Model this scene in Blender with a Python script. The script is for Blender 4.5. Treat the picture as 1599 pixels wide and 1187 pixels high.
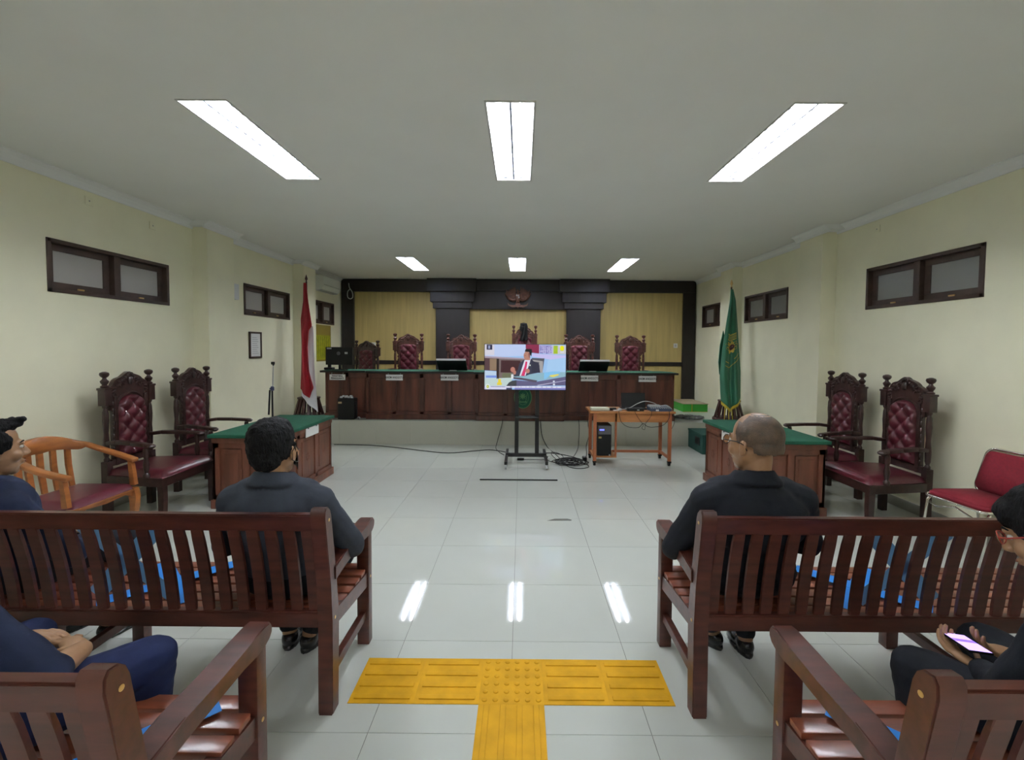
import bpy, bmesh, math, random
from mathutils import Vector, Matrix, noise
R = math.radians; PI = math.pi
random.seed(7)
SC = bpy.context.scene
for o in list(bpy.data.objects): bpy.data.objects.remove(o)
COL = SC.collection

# ------------------------------------------------------------------ camera
def make_camera():
    yaw, pitch, roll = -.0029, .0405, .0067
    cy, sy = math.cos(yaw), math.sin(yaw)
    f = Vector((sy*math.cos(pitch), cy*math.cos(pitch), -math.sin(pitch)))
    r = Vector((cy, -sy, 0)); u = r.cross(f)
    r2 = r*math.cos(roll)+u*math.sin(roll); u2 = -r*math.sin(roll)+u*math.cos(roll)
    cd = bpy.data.cameras.new('camera'); co = bpy.data.objects.new('camera', cd); COL.objects.link(co)
    m = Matrix((r2, u2, -f)).transposed().to_4x4(); m.translation = Vector((0, 0, 1.63))
    co.matrix_world = m
    cd.sensor_fit = 'HORIZONTAL'; cd.sensor_width = 36; cd.lens = 702.79/1599*36
    cd.shift_x = -12.45/1599; cd.shift_y = -21.9/1599; cd.clip_start = .02
    SC.camera = co
make_camera()
# ------------------------------------------------------------------ world, exposure
w = bpy.data.worlds.new('world'); SC.world = w; w.use_nodes = True
w.node_tree.nodes['Background'].inputs[0].default_value = (.75, .8, .85, 1)
w.node_tree.nodes['Background'].inputs[1].default_value = .35
SC.view_settings.view_transform = 'Standard'; SC.view_settings.look = 'None'
SC.view_settings.gamma = 1; SC.view_settings.use_curve_mapping = False
SC.view_settings.exposure = 0.80
LAMP = 62.0          # emission of every ceiling lamp

# ------------------------------------------------------------------ room numbers (metres)
XL, XR, YB, YF, H = -4.09, 3.94, 10.28, -3.4, 3.157
STAGE_Y, STAGE_Z = 7.487, .40

# ------------------------------------------------------------------ materials
MATS = {}
def mat(name, col, rough=.5, metal=0, var=0, scale=8, bump=0, bscale=60, coat=0, emit=0, stretch=None, spec=.5, alpha=None, trans=0, col2=None, sheen=0):
    if name in MATS: return MATS[name]
    m = bpy.data.materials.new(name); m.use_nodes = True; nt = m.node_tree; b = nt.nodes['Principled BSDF']
    b.inputs['Base Color'].default_value = (*col, 1); b.inputs['Roughness'].default_value = rough
    b.inputs['Metallic'].default_value = metal; b.inputs['Specular IOR Level'].default_value = spec
    if coat: b.inputs['Coat Weight'].default_value = coat; b.inputs['Coat Roughness'].default_value = .12
    if sheen: b.inputs['Sheen Weight'].default_value = sheen
    if trans: b.inputs['Transmission Weight'].default_value = trans
    if emit: b.inputs['Emission Color'].default_value = (*col, 1); b.inputs['Emission Strength'].default_value = emit
    if var or bump:
        tc = nt.nodes.new('ShaderNodeTexCoord'); mp = nt.nodes.new('ShaderNodeMapping'); nt.links.new(tc.outputs['Object'], mp.inputs[0])
        if stretch: mp.inputs['Scale'].default_value = stretch
    if var:
        n = nt.nodes.new('ShaderNodeTexNoise'); n.inputs['Scale'].default_value = scale; n.inputs['Detail'].default_value = 5
        nt.links.new(mp.outputs[0], n.inputs['Vector'])
        mx = nt.nodes.new('ShaderNodeMix'); mx.data_type = 'RGBA'
        c2 = col2 if col2 else tuple(max(0, c*(1-var)) for c in col); c1 = col if col2 else tuple(min(1, c*(1+var)) for c in col)
        rp = nt.nodes.new('ShaderNodeMapRange'); rp.inputs[1].default_value = .32; rp.inputs[2].default_value = .68
        nt.links.new(n.outputs['Fac'], rp.inputs[0]); nt.links.new(rp.outputs[0], mx.inputs[0])
        mx.inputs[6].default_value = (*c2, 1); mx.inputs[7].default_value = (*c1, 1)
        nt.links.new(mx.outputs[2], b.inputs['Base Color'])
    if bump:
        n2 = nt.nodes.new('ShaderNodeTexNoise'); n2.inputs['Scale'].default_value = bscale; n2.inputs['Detail'].default_value = 4
        nt.links.new(mp.outputs[0], n2.inputs['Vector'])
        bp = nt.nodes.new('ShaderNodeBump'); bp.inputs['Strength'].default_value = bump; bp.inputs['Distance'].default_value = .01
        nt.links.new(n2.outputs['Fac'], bp.inputs['Height']); nt.links.new(bp.outputs[0], b.inputs['Normal'])
    MATS[name] = m; return m
M_WALL = mat('wall_paint', (.87, .845, .64), .75, var=.03, scale=2.5, bump=.06, bscale=90)
M_CEIL = mat('ceiling_paint', (.84, .845, .82), .8, var=.015, scale=1.5)
M_COVE = mat('cove_paint', (.86, .87, .86), .7)
M_TILE = mat('floor_tile_glaze', (.61, .64, .595), .04, var=.03, scale=1.4, coat=.0, spec=.55)
M_GROUT = mat('grout', (.20, .20, .18), .9)
M_STAGE = mat('stage_tile', (.47, .50, .45), .3, var=.05, scale=3)
M_STAGEF = mat('stage_front_paint', (.50, .50, .42), .55, var=.05, scale=2)
M_SKIRT = mat('skirting_tile', (.36, .36, .30), .35, var=.08, scale=5)
M_BENCH = mat('bench_wood', (.072, .018, .011), .36, var=.4, scale=5, stretch=(1, 5, 5), coat=.12)
M_BENCHS = mat('bench_seat_wood', (.20, .055, .026), .35, var=.3, scale=5, stretch=(1, 6, 6), coat=.25)
M_BRASS = mat('brass', (.75, .52, .22), .35, metal=.9)
M_DARKW = mat('dark_panel_wood', (.009, .005, .006), .45, var=.25, scale=4, stretch=(4, 4, 1))
M_DARKW2 = mat('column_wood', (.015, .010, .012), .45, var=.15, scale=4, stretch=(4, 4, 1))
M_YPAN = mat('yellow_panel_wood', (.50, .385, .145), .5, var=.10, scale=3, stretch=(6, 6, .35))
M_DESK = mat('mahogany', (.080, .023, .013), .42, var=.45, scale=2.5, stretch=(4, 4, .7), coat=.15)
M_DESK2 = mat('mahogany_panel', (.095, .027, .015), .4, var=.5, scale=2.0, stretch=(5, 5, .6), coat=.1)
M_SDESK = mat('side_desk_wood', (.15, .050, .027), .4, var=.3, scale=3, stretch=(4, 4, .8), coat=.15)
M_GREEN = mat('green_baize', (.005, .088, .047), .85, var=.12, scale=14, bump=.15, bscale=220)
M_CARV = mat('carved_dark_wood', (.032, .012, .010), .38, var=.4, scale=18, coat=.25)
M_CARV2 = mat('carved_red_wood', (.085, .026, .020), .34, var=.4, scale=18, coat=.25)
M_BURG = mat('burgundy_leather', (.080, .009, .016), .34, var=.15, scale=9, coat=.15)
M_BURG2 = mat('burgundy_leather_bright', (.110, .014, .028), .33, var=.12, scale=9, coat=.15)
M_BUTTON = mat('button_gleam', (.8, .68, .68), .15, metal=.6)
M_HONEY = mat('honey_wood', (.34, .115, .028), .35, var=.3, scale=5, stretch=(1, 1, 4), coat=.25)
M_CHROME = mat('chrome', (.82, .80, .74), .15, metal=1)
M_REDF = mat('red_fabric', (.21, .006, .018), .8, var=.12, scale=60, bump=.2, bscale=250)
M_BLACK = mat('black_plastic', (.006, .006, .007), .42, spec=.3)
M_BLACKM = mat('black_metal', (.012, .012, .013), .35, metal=.2)
M_DGREY = mat('grey_plastic', (.10, .10, .11), .4)
M_GREY = mat('light_grey_plastic', (.45, .46, .47), .4)
M_WHITE = mat('white_plastic', (.72, .73, .71), .4)
M_PAPER = mat('white_paper', (.78, .79, .78), .6)
M_INK = mat('black_ink', (.01, .01, .01), .7)
M_TABLE = mat('orange_table_wood', (.42, .170, .055), .42, var=.2, scale=4, stretch=(1, 5, 5), coat=.1)
M_TABLER = mat('table_leg_paint', (.36, .115, .045), .42)
M_YEL = mat('yellow_tactile_rubber', (.66, .345, .010), .6, var=.12, scale=9, bump=.1, bscale=40, spec=.2)
M_TAPE = mat('blue_tape', (.015, .24, .74), .4)
M_TAPEB = mat('tape_back', (.35, .55, .70), .6)
def _translucent(m, f):
    nt = m.node_tree; b = nt.nodes['Principled BSDF']; out = nt.nodes['Material Output']
    tr = nt.nodes.new('ShaderNodeBsdfTranslucent'); tr.inputs[0].default_value = b.inputs['Base Color'].default_value
    mx = nt.nodes.new('ShaderNodeMixShader'); mx.inputs[0].default_value = f
    nt.links.new(b.outputs[0], mx.inputs[1]); nt.links.new(tr.outputs[0], mx.inputs[2]); nt.links.new(mx.outputs[0], out.inputs[0])
_translucent(M_TAPEB, .6)
M_WFR = mat('window_frame_wood', (.050, .028, .020), .5, var=.3, scale=7)
M_GLASSL = mat('frosted_pane_light', (.40, .385, .36), .35)
M_GLASSR = mat('frosted_pane_dark', (.22, .22, .20), .3)
M_FGREEN = mat('green_flag_satin', (.004, .125, .055), .5, sheen=.3, var=.08, scale=6)
M_FYEL = mat('yellow_fringe', (.62, .46, .04), .6)
M_FRED = mat('red_flag_cloth', (.33, .006, .014), .6, var=.1, scale=5)
M_FWHITE = mat('white_flag_cloth', (.74, .74, .76), .6)
M_MAROON = mat('stand_slat_wood', (.055, .018, .018), .4)
M_STEP = mat('dark_green_carpet', (.008, .060, .045), .9, bump=.3, bscale=200)
M_BOXG = mat('green_carton', (.02, .30, .015), .5)
M_BOXT = mat('carton_brown', (.33, .27, .18), .7)
M_SKIN = mat('skin_tan', (.42, .235, .125), .48, var=.08, scale=12)
M_SKIN2 = mat('skin_brown', (.33, .180, .095), .33, var=.10, scale=12)
M_HAIR = mat('black_hair', (.005, .005, .006), .7, bump=.8, bscale=160, stretch=(1, 1, .3), spec=.2)
M_STUB = mat('cropped_hair', (.060, .042, .030), .5, col2=(.13, .078, .048), var=.3, scale=30, bump=.3, bscale=300)
M_NAVY = mat('navy_cloth', (.010, .016, .042), .8, var=.2, scale=10, bump=.1, bscale=120, spec=.25)
M_NAVYT = mat('navy_trousers', (.014, .022, .075), .8, var=.15, scale=10, bump=.1, bscale=120, spec=.25)
M_CHAR = mat('charcoal_cloth', (.040, .047, .064), .8, var=.15, scale=7, bump=.1, bscale=120, spec=.25)
M_BLKC = mat('black_cloth', (.010, .012, .018), .8, var=.2, scale=8, bump=.1, bscale=120, spec=.25)
M_SHOE = mat('black_shoe', (.008, .008, .010), .25)
M_EYE = mat('eye_white', (.7, .68, .64), .2)
M_LIP = mat('lip', (.35, .14, .10), .5)
M_GOLD = mat('gold_paint', (.55, .40, .06), .5)
M_ACW = mat('air_conditioner_white', (.80, .82, .77), .4)
M_EMBL = mat('emblem_wood', (.17, .065, .038), .4, var=.3, scale=20)
M_EMBLW = mat('emblem_white', (.45, .42, .40), .5)

# ------------------------------------------------------------------ mesh helpers
class MB:
    def __init__(s): s.bm = bmesh.new()
    def _xf(s, vs, M):
        if M is not None: bmesh.ops.transform(s.bm, matrix=M, verts=vs)
    def box(s, x0, x1, y0, y1, z0, z1, bev=0, M=None, mi=0):
        r = bmesh.ops.create_cube(s.bm, size=1); vs = r['verts']
        for v in vs: v.co = Vector(((x0+x1)/2+v.co.x*(x1-x0), (y0+y1)/2+v.co.y*(y1-y0), (z0+z1)/2+v.co.z*(z1-z0)))
        if bev:
            es = list({e for v in vs for e in v.link_edges})
            q = bmesh.ops.bevel(s.bm, geom=es, offset=bev, segments=2, affect='EDGES', profile=.6)
            vs = list({v for f in q['faces'] for v in f.verts} | {v for v in vs if v.is_valid})
        if M is not None: s._xf(vs, M)
        if mi:
            for f in {f for v in vs for f in v.link_faces}: f.material_index = mi
        return s
    def bar(s, p0, p1, w, h, bev=0, up=(0, 0, 1)):   # box along p0-p1, w sideways, h along up
        p0, p1 = Vector(p0), Vector(p1); d = p1-p0; L = d.length; d.normalize()
        side = d.cross(Vector(up))
        if side.length < 1e-5: side = Vector((1, 0, 0))
        side.normalize(); u = side.cross(d)
        M = Matrix((side, d, u)).transposed().to_4x4(); M.translation = (p0+p1)/2
        return s.box(-w/2, w/2, -L/2, L/2, -h/2, h/2, bev, M)
    def tube(s, pts, r, n=8, closed=False):
        pts = [Vector(p) for p in pts]; rs = r if isinstance(r, (list, tuple)) else [r]*len(pts)
        rings = []; prev = None
        for i, p in enumerate(pts):
            if closed: d = pts[(i+1) % len(pts)]-pts[i-1]
            else: d = pts[min(i+1, len(pts)-1)]-pts[max(i-1, 0)]
            if d.length < 1e-9: d = Vector((0, 0, 1))
            d.normalize()
            a = prev if prev is not None else (Vector((0, 0, 1)) if abs(d.z) < .9 else Vector((1, 0, 0)))
            a = (a-d*a.dot(d)); a.normalize(); prev = a; b = d.cross(a)
            rings.append([s.bm.verts.new(p+(a*math.cos(t)+b*math.sin(t))*rs[i]) for t in [2*PI*k/n for k in range(n)]])
        m = len(rings)
        for i in range(m if closed else m-1):
            A, B = rings[i], rings[(i+1) % m]
            for k in range(n): s.bm.faces.new((A[k], A[(k+1) % n], B[(k+1) % n], B[k]))
        if not closed: s.bm.faces.new(rings[0][::-1]); s.bm.faces.new(rings[-1])
        return s
    def lathe(s, prof, c=(0, 0, 0), n=14, M=None):
        rings = []
        for r_, z in prof: rings.append([s.bm.verts.new(Vector((c[0]+r_*math.cos(2*PI*k/n), c[1]+r_*math.sin(2*PI*k/n), c[2]+z))) for k in range(n)])
        for A, B in zip(rings, rings[1:]):
            for k in range(n): s.bm.faces.new((A[k], A[(k+1) % n], B[(k+1) % n], B[k]))
        s.bm.faces.new(rings[0][::-1]); s.bm.faces.new(rings[-1])
        if M is not None: s._xf([v for q in rings for v in q], M)
        return s
    def prism(s, pts, a0, a1, axis='y', M=None, mi=0):     # outline in the two other axes, extruded a0..a1
        def P(p, a):
            return Vector((p[0], a, p[1])) if axis == 'y' else (Vector((a, p[0], p[1])) if axis == 'x' else Vector((p[0], p[1], a)))
        A = [s.bm.verts.new(P(p, a0)) for p in pts]; B = [s.bm.verts.new(P(p, a1)) for p in pts]; n = len(pts)
        fs = [s.bm.faces.new(A), s.bm.faces.new(B[::-1])]
        for k in range(n): fs.append(s.bm.faces.new((A[k], B[k], B[(k+1) % n], A[(k+1) % n])))
        for f in fs: f.material_index = mi
        if M is not None: s._xf(A+B, M)
        return s
    def ell(s, c, r, M=None, u=12, v=8):
        q = bmesh.ops.create_uvsphere(s.bm, u_segments=u, v_segments=v, radius=1)['verts']
        for p in q: p.co = Vector((p.co.x*r[0], p.co.y*r[1], p.co.z*r[2]))
        if M is not None: bmesh.ops.transform(s.bm, matrix=M.to_4x4(), verts=q)
        for p in q: p.co += Vector(c)
        return s
    def caps(s, p0, p1, r0, r1, n=12, k=4):
        p0, p1 = Vector(p0), Vector(p1); d = p1-p0
        if d.length < 1e-6: return s.ell(p0, (r0, r0, r0))
        d.normalize(); pts = []; rs = []
        for i in range(k+1):
            a = PI/2*i/k; pts.append(p0-d*r0*math.cos(a)); rs.append(max(r0*math.sin(a), 1e-4))
        for i in range(k+1):
            a = PI/2*i/k; pts.append(p1+d*r1*math.sin(a)); rs.append(max(r1*math.cos(a), 1e-4))
        return s.tube(pts, rs, n)
    def grid(s, nx, ny, f, flip=False, mi=0):
        V = [[s.bm.verts.new(Vector(f(i/nx, j/ny))) for i in range(nx+1)] for j in range(ny+1)]
        for j in range(ny):
            for i in range(nx):
                q = (V[j][i], V[j][i+1], V[j+1][i+1], V[j+1][i])
                s.bm.faces.new(q[::-1] if flip else q).material_index = mi
        return V
    def build(s, name, m, parent=None, smooth=False, fix=True):
        if fix: bmesh.ops.recalc_face_normals(s.bm, faces=s.bm.faces)
        me = bpy.data.meshes.new(name); s.bm.to_mesh(me); s.bm.free()
        for x in (m if isinstance(m, (list, tuple)) else [m]): me.materials.append(x)
        if smooth:
            for p in me.polygons: p.use_smooth = True
            if smooth != 'all':
                try: me.set_sharp_from_angle(angle=R(smooth if smooth is not True else 40))
                except Exception: pass
        o = bpy.data.objects.new(name, me); COL.objects.link(o)
        if parent is not None: o.parent = parent
        return o
def tag(o, label=None, cat=None, group=None, kind=None):
    if label: o['label'] = label
    if cat: o['category'] = cat
    if group: o['group'] = group
    if kind: o['kind'] = kind
    return o
def thing(name, label, cat, loc=(0, 0, 0), rz=0, group=None):
    o = bpy.data.objects.new(name, None); COL.objects.link(o); o.location = loc; o.rotation_euler = (0, 0, rz); o.empty_display_size = .05
    return tag(o, label, cat, group)
def struct(o): o['kind'] = 'structure'; return o
def copy_tree(o, loc=None, rz=None, label=None, scale=None):
    kids = {}
    for x in COL.objects: 
        if x.parent is not None: kids.setdefault(x.parent.name, []).append(x)
    def rec(a, par):
        c = a.copy(); COL.objects.link(c)
        if par is not None: c.parent = par
        for ch in kids.get(a.name, []): rec(ch, c)
        return c
    c = rec(o, None)
    if loc is not None: c.location = loc
    if rz is not None: c.rotation_euler = (0, 0, rz)
    if scale: c.scale = scale
    if label: c['label'] = label
    return c
def text_mesh(name, txt, size, m, parent, M, bold=0.0, stretch=1.0):
    cu = bpy.data.curves.new(name, 'FONT'); cu.body = txt; cu.size = size; cu.align_x = 'CENTER'; cu.align_y = 'CENTER'; cu.extrude = .0008; cu.offset = bold
    to = bpy.data.objects.new(name, cu); COL.objects.link(to)
    dg = bpy.context.evaluated_depsgraph_get(); dg.update()
    me = bpy.data.meshes.new_from_object(to.evaluated_get(dg)); bpy.data.objects.remove(to)
    me.transform(Matrix.Diagonal((stretch, 1, 1, 1))); me.transform(M); me.materials.clear(); me.materials.append(m)
    o = bpy.data.objects.new(name, me); COL.objects.link(o); o.parent = parent; return o
RX90 = Matrix.Rotation(PI/2, 4, 'X')     # text facing -Y, upright

# ================================================================== ROOM
# floor slab + tiles
fl = struct(MB().box(XL-.1, XR+.1, YF, STAGE_Y+.02, -.12, -.003).build('floor', M_GROUT))
X0, Y0 = -.038, 1.835
tcache = {}
for i in range(-8, 8):
    for j in range(-9, 11):
        a0, a1 = max(X0+.6*i, XL), min(X0+.6*i+.6, XR); b0, b1 = max(Y0+.6*j, YF), min(Y0+.6*j+.6, STAGE_Y)
        if a1-a0 < .03 or b1-b0 < .03: continue
        k = (round(a1-a0, 3), round(b1-b0, 3)); g = .0013
        if k not in tcache:
            o = MB().box(g, k[0]-g, g, k[1]-g, -.003, 0).build('tile', M_TILE, fl); tcache[k] = o.data
        else:
            o = bpy.data.objects.new('tile', tcache[k]); COL.objects.link(o); o.parent = fl
        o.location = (a0, b0, 0)
LAMPX = (-2.0, -.08, 1.84); LAMPY = ((-2.0, -.70), (2.86, 4.16), (7.72, 9.02))
cb = MB(); edges = [YF]
for y0, y1 in LAMPY: cb.box(XL-.1, XR+.1, edges[-1], y0, H, H+.1); edges.append(y1)
cb.box(XL-.1, XR+.1, edges[-1], YB+.1, H, H+.1)
for y0, y1 in LAMPY:
    xs = [XL-.1]
    for x in LAMPX: cb.box(xs[-1], x-.15, y0, y1, H, H+.1); xs.append(x+.15)
    cb.box(xs[-1], XR+.1, y0, y1, H, H+.1)
struct(cb.build('ceiling', M_CEIL))
def side_wall(name, x, s, wins):
    """wall slab at x, thickness outward s, with rectangular openings wins=(y0,y1,z0,z1)"""
    mb = MB(); xa, xb = sorted((x, x+.15*s)); ys = [YF]
    zb, zt = wins[0][2], wins[0][3]
    mb.box(xa, xb, YF, YB, -.12, zb); mb.box(xa, xb, YF, YB, zt, H)
    y = YF
    for (y0, y1, _, _) in sorted(wins): mb.box(xa, xb, y, y0, zb, zt); y = y1
    mb.box(xa, xb, y, YB, zb, zt)
    return struct(mb.build(name, M_WALL))
WL = [(3.89, 5.23, 2.10, 2.575), (6.64, 7.95, 2.09, 2.545), (8.72, 9.82, 2.07, 2.53)]
WR = [(3.87, 5.185, 2.10, 2.575), (6.70, 7.99, 2.085, 2.555), (8.60, 9.85, 2.065, 2.54)]
WL = [(a, b, 2.09, 2.555) for a, b, _, _ in WL]; WR = [(a, b, 2.09, 2.555) for a, b, _, _ in WR]
side_wall('wall_left', XL, -1, WL); side_wall('wall_right', XR, 1, WR)
struct(MB().box(XL-.1, XR+.1, YF-.15, YF, -.12, H).build('wall_rear', M_WALL))
wb_ = struct(MB().box(XL-.1, XR+.1, YB, YB+.15, -.12, H).build('wall_back', M_WALL))
# windows (two-light transoms)
def window(n, x, s, w, mg):
    y0, y1, z0, z1 = w; root = None
    mb = MB(); a, b = sorted((x-.012*s, x+.09*s)); t = .035
    mb.box(a, b, y0, y1, z1-t, z1, .004); mb.box(a, b, y0, y1, z0, z0+t, .004); mb.box(a, b, y0, y0+t, z0, z1, .004); mb.box(a, b, y1-t, y1, z0, z1, .004)
    ym = (y0+y1)/2; mb.box(a, b, ym-.035, ym+.035, z0+t, z1-t, .004)
    o = struct(mb.build('window_%d' % n, M_WFR))
    for (p, q) in ((y0+t, ym-.035), (ym+.035, y1-t)):
        m2 = MB(); c, d = sorted((x+.04*s, x+.075*s)); k = .06
        m2.box(c, d, p, q, z1-t-k, z1-t, .003); m2.box(c, d, p, q, z0+t, z0+t+k, .003); m2.box(c, d, p, p+k, z0+t+k, z1-t-k, .003); m2.box(c, d, q-k, q, z0+t+k, z1-t-k, .003)
        sh = m2.build('sash', M_WFR, o)
        c, d = sorted((x+.054*s, x+.060*s)); MB().box(c, d, p+k, q-k, z0+t+k, z1-t-k).build('pane', mg, sh)
        h = MB().box(*sorted((x+.03*s, x+.042*s)), (p+q)/2-.03, (p+q)/2+.03, z0+t+.008, z0+t+.022, .002).build('latch', M_BRASS, sh)
for n, w_ in enumerate(WL): window(n+1, XL, -1, w_, M_GLASSL)
for n, w_ in enumerate(WR): window(n+4, XR, 1, w_, M_GLASSL if n == 2 else M_GLASSR)
# pilasters
for n, (x, s, y0, y1) in enumerate([(XL, 1, 5.62, 6.13), (XR, -1, 5.69, 6.14), (XL, 1, 8.08, 8.55), (XR, -1, 8.10, 8.55)]):
    struct(MB().box(*sorted((x-.01*s, x+.19*s)), y0, y1, 0, H).build('wall_pilaster_'+('left', 'right')[n % 2]+('', '_far')[n//2], M_WALL))
# cove moulding & skirting
def cove(name, x, s):
    prof = [(0, 0), (.0, -.085), (.012, -.085), (.02, -.06), (.045, -.03), (.075, -.014), (.085, -.012), (.085, 0)]
    mb = MB(); mb.prism([(x+s*a, H+b) for a, b in prof], YF, YB-.02, 'y')
    px = x+.19*s
    for (y0, y1) in ((5.62, 6.14), (8.08, 8.55)):
        mb.prism([(px+s*a, H+b) for a, b in prof], y0-.08, y1+.08, 'y'); mb.box(*sorted((x, px)), y0-.08, y1+.08, H-.06, H)
    return struct(mb.build(name, M_COVE))
cove('trim_1', XL, 1); cove('trim_2', XR, -1)
for nm, x, s in (('baseboard_left', XL, 1), ('baseboard_right', XR, -1)):
    mb = MB(); mb.box(*sorted((x, x+.012*s)), YF, STAGE_Y, 0, .10, .003); mb.box(*sorted((x, x+.202*s)), 5.60, 6.15, 0, .10, .003)
    struct(mb.build(nm, M_SKIRT))
# stage
st = struct(MB().box(XL, XR, STAGE_Y+.006, YB, -.05, STAGE_Z-.008).build('stage', M_STAGEF))
st.name = 'floor_stage'
for i in range(-7, 7):
    for j in range(5):
        a0, a1 = max(X0+.6*i, XL), min(X0+.6*i+.6, XR); b0, b1 = STAGE_Y+.6*j, min(STAGE_Y+.6*j+.6, YB)
        if a1-a0 < .02 or b1-b0 < .02: continue
        MB().box(a0+.0015, a1-.0015, b0+.0015-(.004 if j == 0 else 0), b1-.0015, STAGE_Z-.008, STAGE_Z).build('tile', M_STAGE, st)
for i in range(-7, 7):
    a0, a1 = max(X0+.6*i, XL), min(X0+.6*i+.6, XR)
    if a1-a0 > .02: MB().box(a0+.001, a1-.001, STAGE_Y-.002, STAGE_Y+.006, 0, STAGE_Z-.009).build('riser_panel', M_STAGEF, st)

# ---- back wall panelling
Y2 = YB
P = lambda nm, m, mb, sm=False: mb.build(nm, m, wb_, sm)
P('frame_post', M_DARKW, MB().box(-4.06, -3.79, Y2-.10, Y2, STAGE_Z, 3.14, .006))
P('frame_post', M_DARKW, MB().box(3.645, 3.915, Y2-.10, Y2, .40, 3.14, .006))
P('top_beam', M_DARKW, MB().box(-4.03, -1.9, Y2-.12, Y2, 2.875, 3.15, .006))
P('top_beam', M_DARKW, MB().box(1.8, 3.90, Y2-.12, Y2, 2.885, 3.15, .006))
P('yellow_panel', M_YPAN, MB().box(-3.79, -1.9, Y2-.03, Y2, 1.32, 2.88))
P('yellow_panel', M_YPAN, MB().box(-3.79, -1.9, Y2-.03, Y2, STAGE_Z, 1.24))
P('yellow_panel', M_YPAN, MB().box(-1.18, 1.02, Y2-.03, Y2, 1.32, 2.50))
P('yellow_panel', M_YPAN, MB().box(-1.18, 1.02, Y2-.03, Y2, STAGE_Z, 1.24))
P('yellow_panel', M_YPAN, MB().box(1.76, 3.65, Y2-.03, Y2, 1.32, 2.89))
P('yellow_panel', M_YPAN, MB().box(1.76, 3.65, Y2-.03, Y2, STAGE_Z, 1.24))
for a, b in ((-3.79, -1.92), (-1.18, 1.02), (1.76, 3.65)): P('chair_rail', M_DARKW, MB().box(a, b, Y2-.055, Y2, 1.235, 1.325, .008))
for a, b in ((-1.925, -1.175), (1.01, 1.77)):
    P('column', M_DARKW2, MB().box(a, b, Y2-.16, Y2, STAGE_Z, 2.52, .006))
    P('capital', M_DARKW2, MB().box(a-.06, b+.06, Y2-.20, Y2, 2.50, 2.655, .006))
    P('capital', M_DARKW2, MB().box(a-.11, b+.11, Y2-.25, Y2, 2.64, 2.88, .006))
    P('capital', M_DARKW2, MB().box(a-.17, b+.17, Y2-.31, Y2, 2.865, 3.15, .006))
P('entablature', M_DARKW2, MB().box(-1.18, 1.02, Y2-.14, Y2, 2.49, 2.90, .005))
P('entablature', M_DARKW2, MB().box(-1.18, 1.02, Y2-.20, Y2, 2.89, 3.15, .005))

# ================================================================== CEILING LAMPS
M_LAMP = mat('lamp_glow', (.93, .96, 1.0), .4, emit=LAMP)
M_LOUV = mat('louvre_metal', (.42, .46, .58), .3)
M_REFL = mat('lamp_reflector', (.85, .86, .9), .4)
M_LFRAME = mat('lamp_frame', (.55, .54, .52), .4)
def lamp(x, y0, y1, label):
    L = y1-y0; wd = .30; t = thing('ceiling_light', label, 'ceiling light', (x, y0, H), 0, 'recessed louvred ceiling lights')
    f = MB(); e = .012
    f.box(-wd/2-e, wd/2+e, -e, 0, -.006, .0); f.box(-wd/2-e, wd/2+e, L, L+e, -.006, 0); f.box(-wd/2-e, -wd/2, 0, L, -.006, 0); f.box(wd/2, wd/2+e, 0, L, -.006, 0)
    f.build('frame', M_LFRAME, t)
    for s_ in (-1, 1):
        MB().tube([(s_*.072, .03, .034), (s_*.072, L-.03, .034)], .014, 10).build('fluorescent_tube', M_LAMP, t, 40)
        MB().box(s_*.072-.016, s_*.072+.016, .004, .03, .016, .05, .002).build('lamp_holder', M_REFL, t); MB().box(s_*.072-.016, s_*.072+.016, L-.03, L-.004, .016, .05, .002).build('lamp_holder', M_REFL, t)
    MB().box(-wd/2, wd/2, 0, L, .054, .058).build('reflector_pan', M_REFL, t)
    lv = MB(); n = 14
    for s_ in (-1, 1): lv.box(*sorted((s_*wd/2, s_*(wd/2-.002))), 0, L, .0, .056)
    lv.box(-wd/2, wd/2, 0, .002, 0, .056); lv.box(-wd/2, wd/2, L-.002, L, 0, .056); lv.build('reflector', M_REFL, t)
    for k in range(1, n): MB().box(-wd/2+.002, wd/2-.002, L*k/n-.003, L*k/n+.003, .002, .018).build('louvre_blade', M_LOUV, t)
    MB().box(-.007, .007, .002, L-.002, .002, .030).build('centre_spine', M_LOUV, t)
lamp(-2.0, 2.86, 4.16, 'long louvred ceiling lamp at the near left, slanting over the left benches')
lamp(-.08, 2.86, 4.16, 'long louvred ceiling lamp in the middle of the near row')
lamp(1.84, 2.86, 4.16, 'long louvred ceiling lamp at the near right, slanting over the right benches')
lamp(-2.0, 7.72, 9.02, 'small-looking far ceiling lamp at left, towards the dark panelled wall')
lamp(-.08, 7.72, 9.02, 'far ceiling lamp in the middle, straight above the television')
lamp(1.84, 7.72, 9.02, 'small-looking far ceiling lamp at right, towards the dark panelled wall')
for x_, lb in ((-2.0, 'added unseen ceiling lamp behind the viewer, left one of the rear row'), (-.08, 'added unseen ceiling lamp behind the viewer, middle one of the rear row'), (1.84, 'added unseen ceiling lamp behind the viewer, right one of the rear row')):
    lamp(x_, -2.0, -.70, lb)  # unseen rear row, added to brighten the dark foreground

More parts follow.
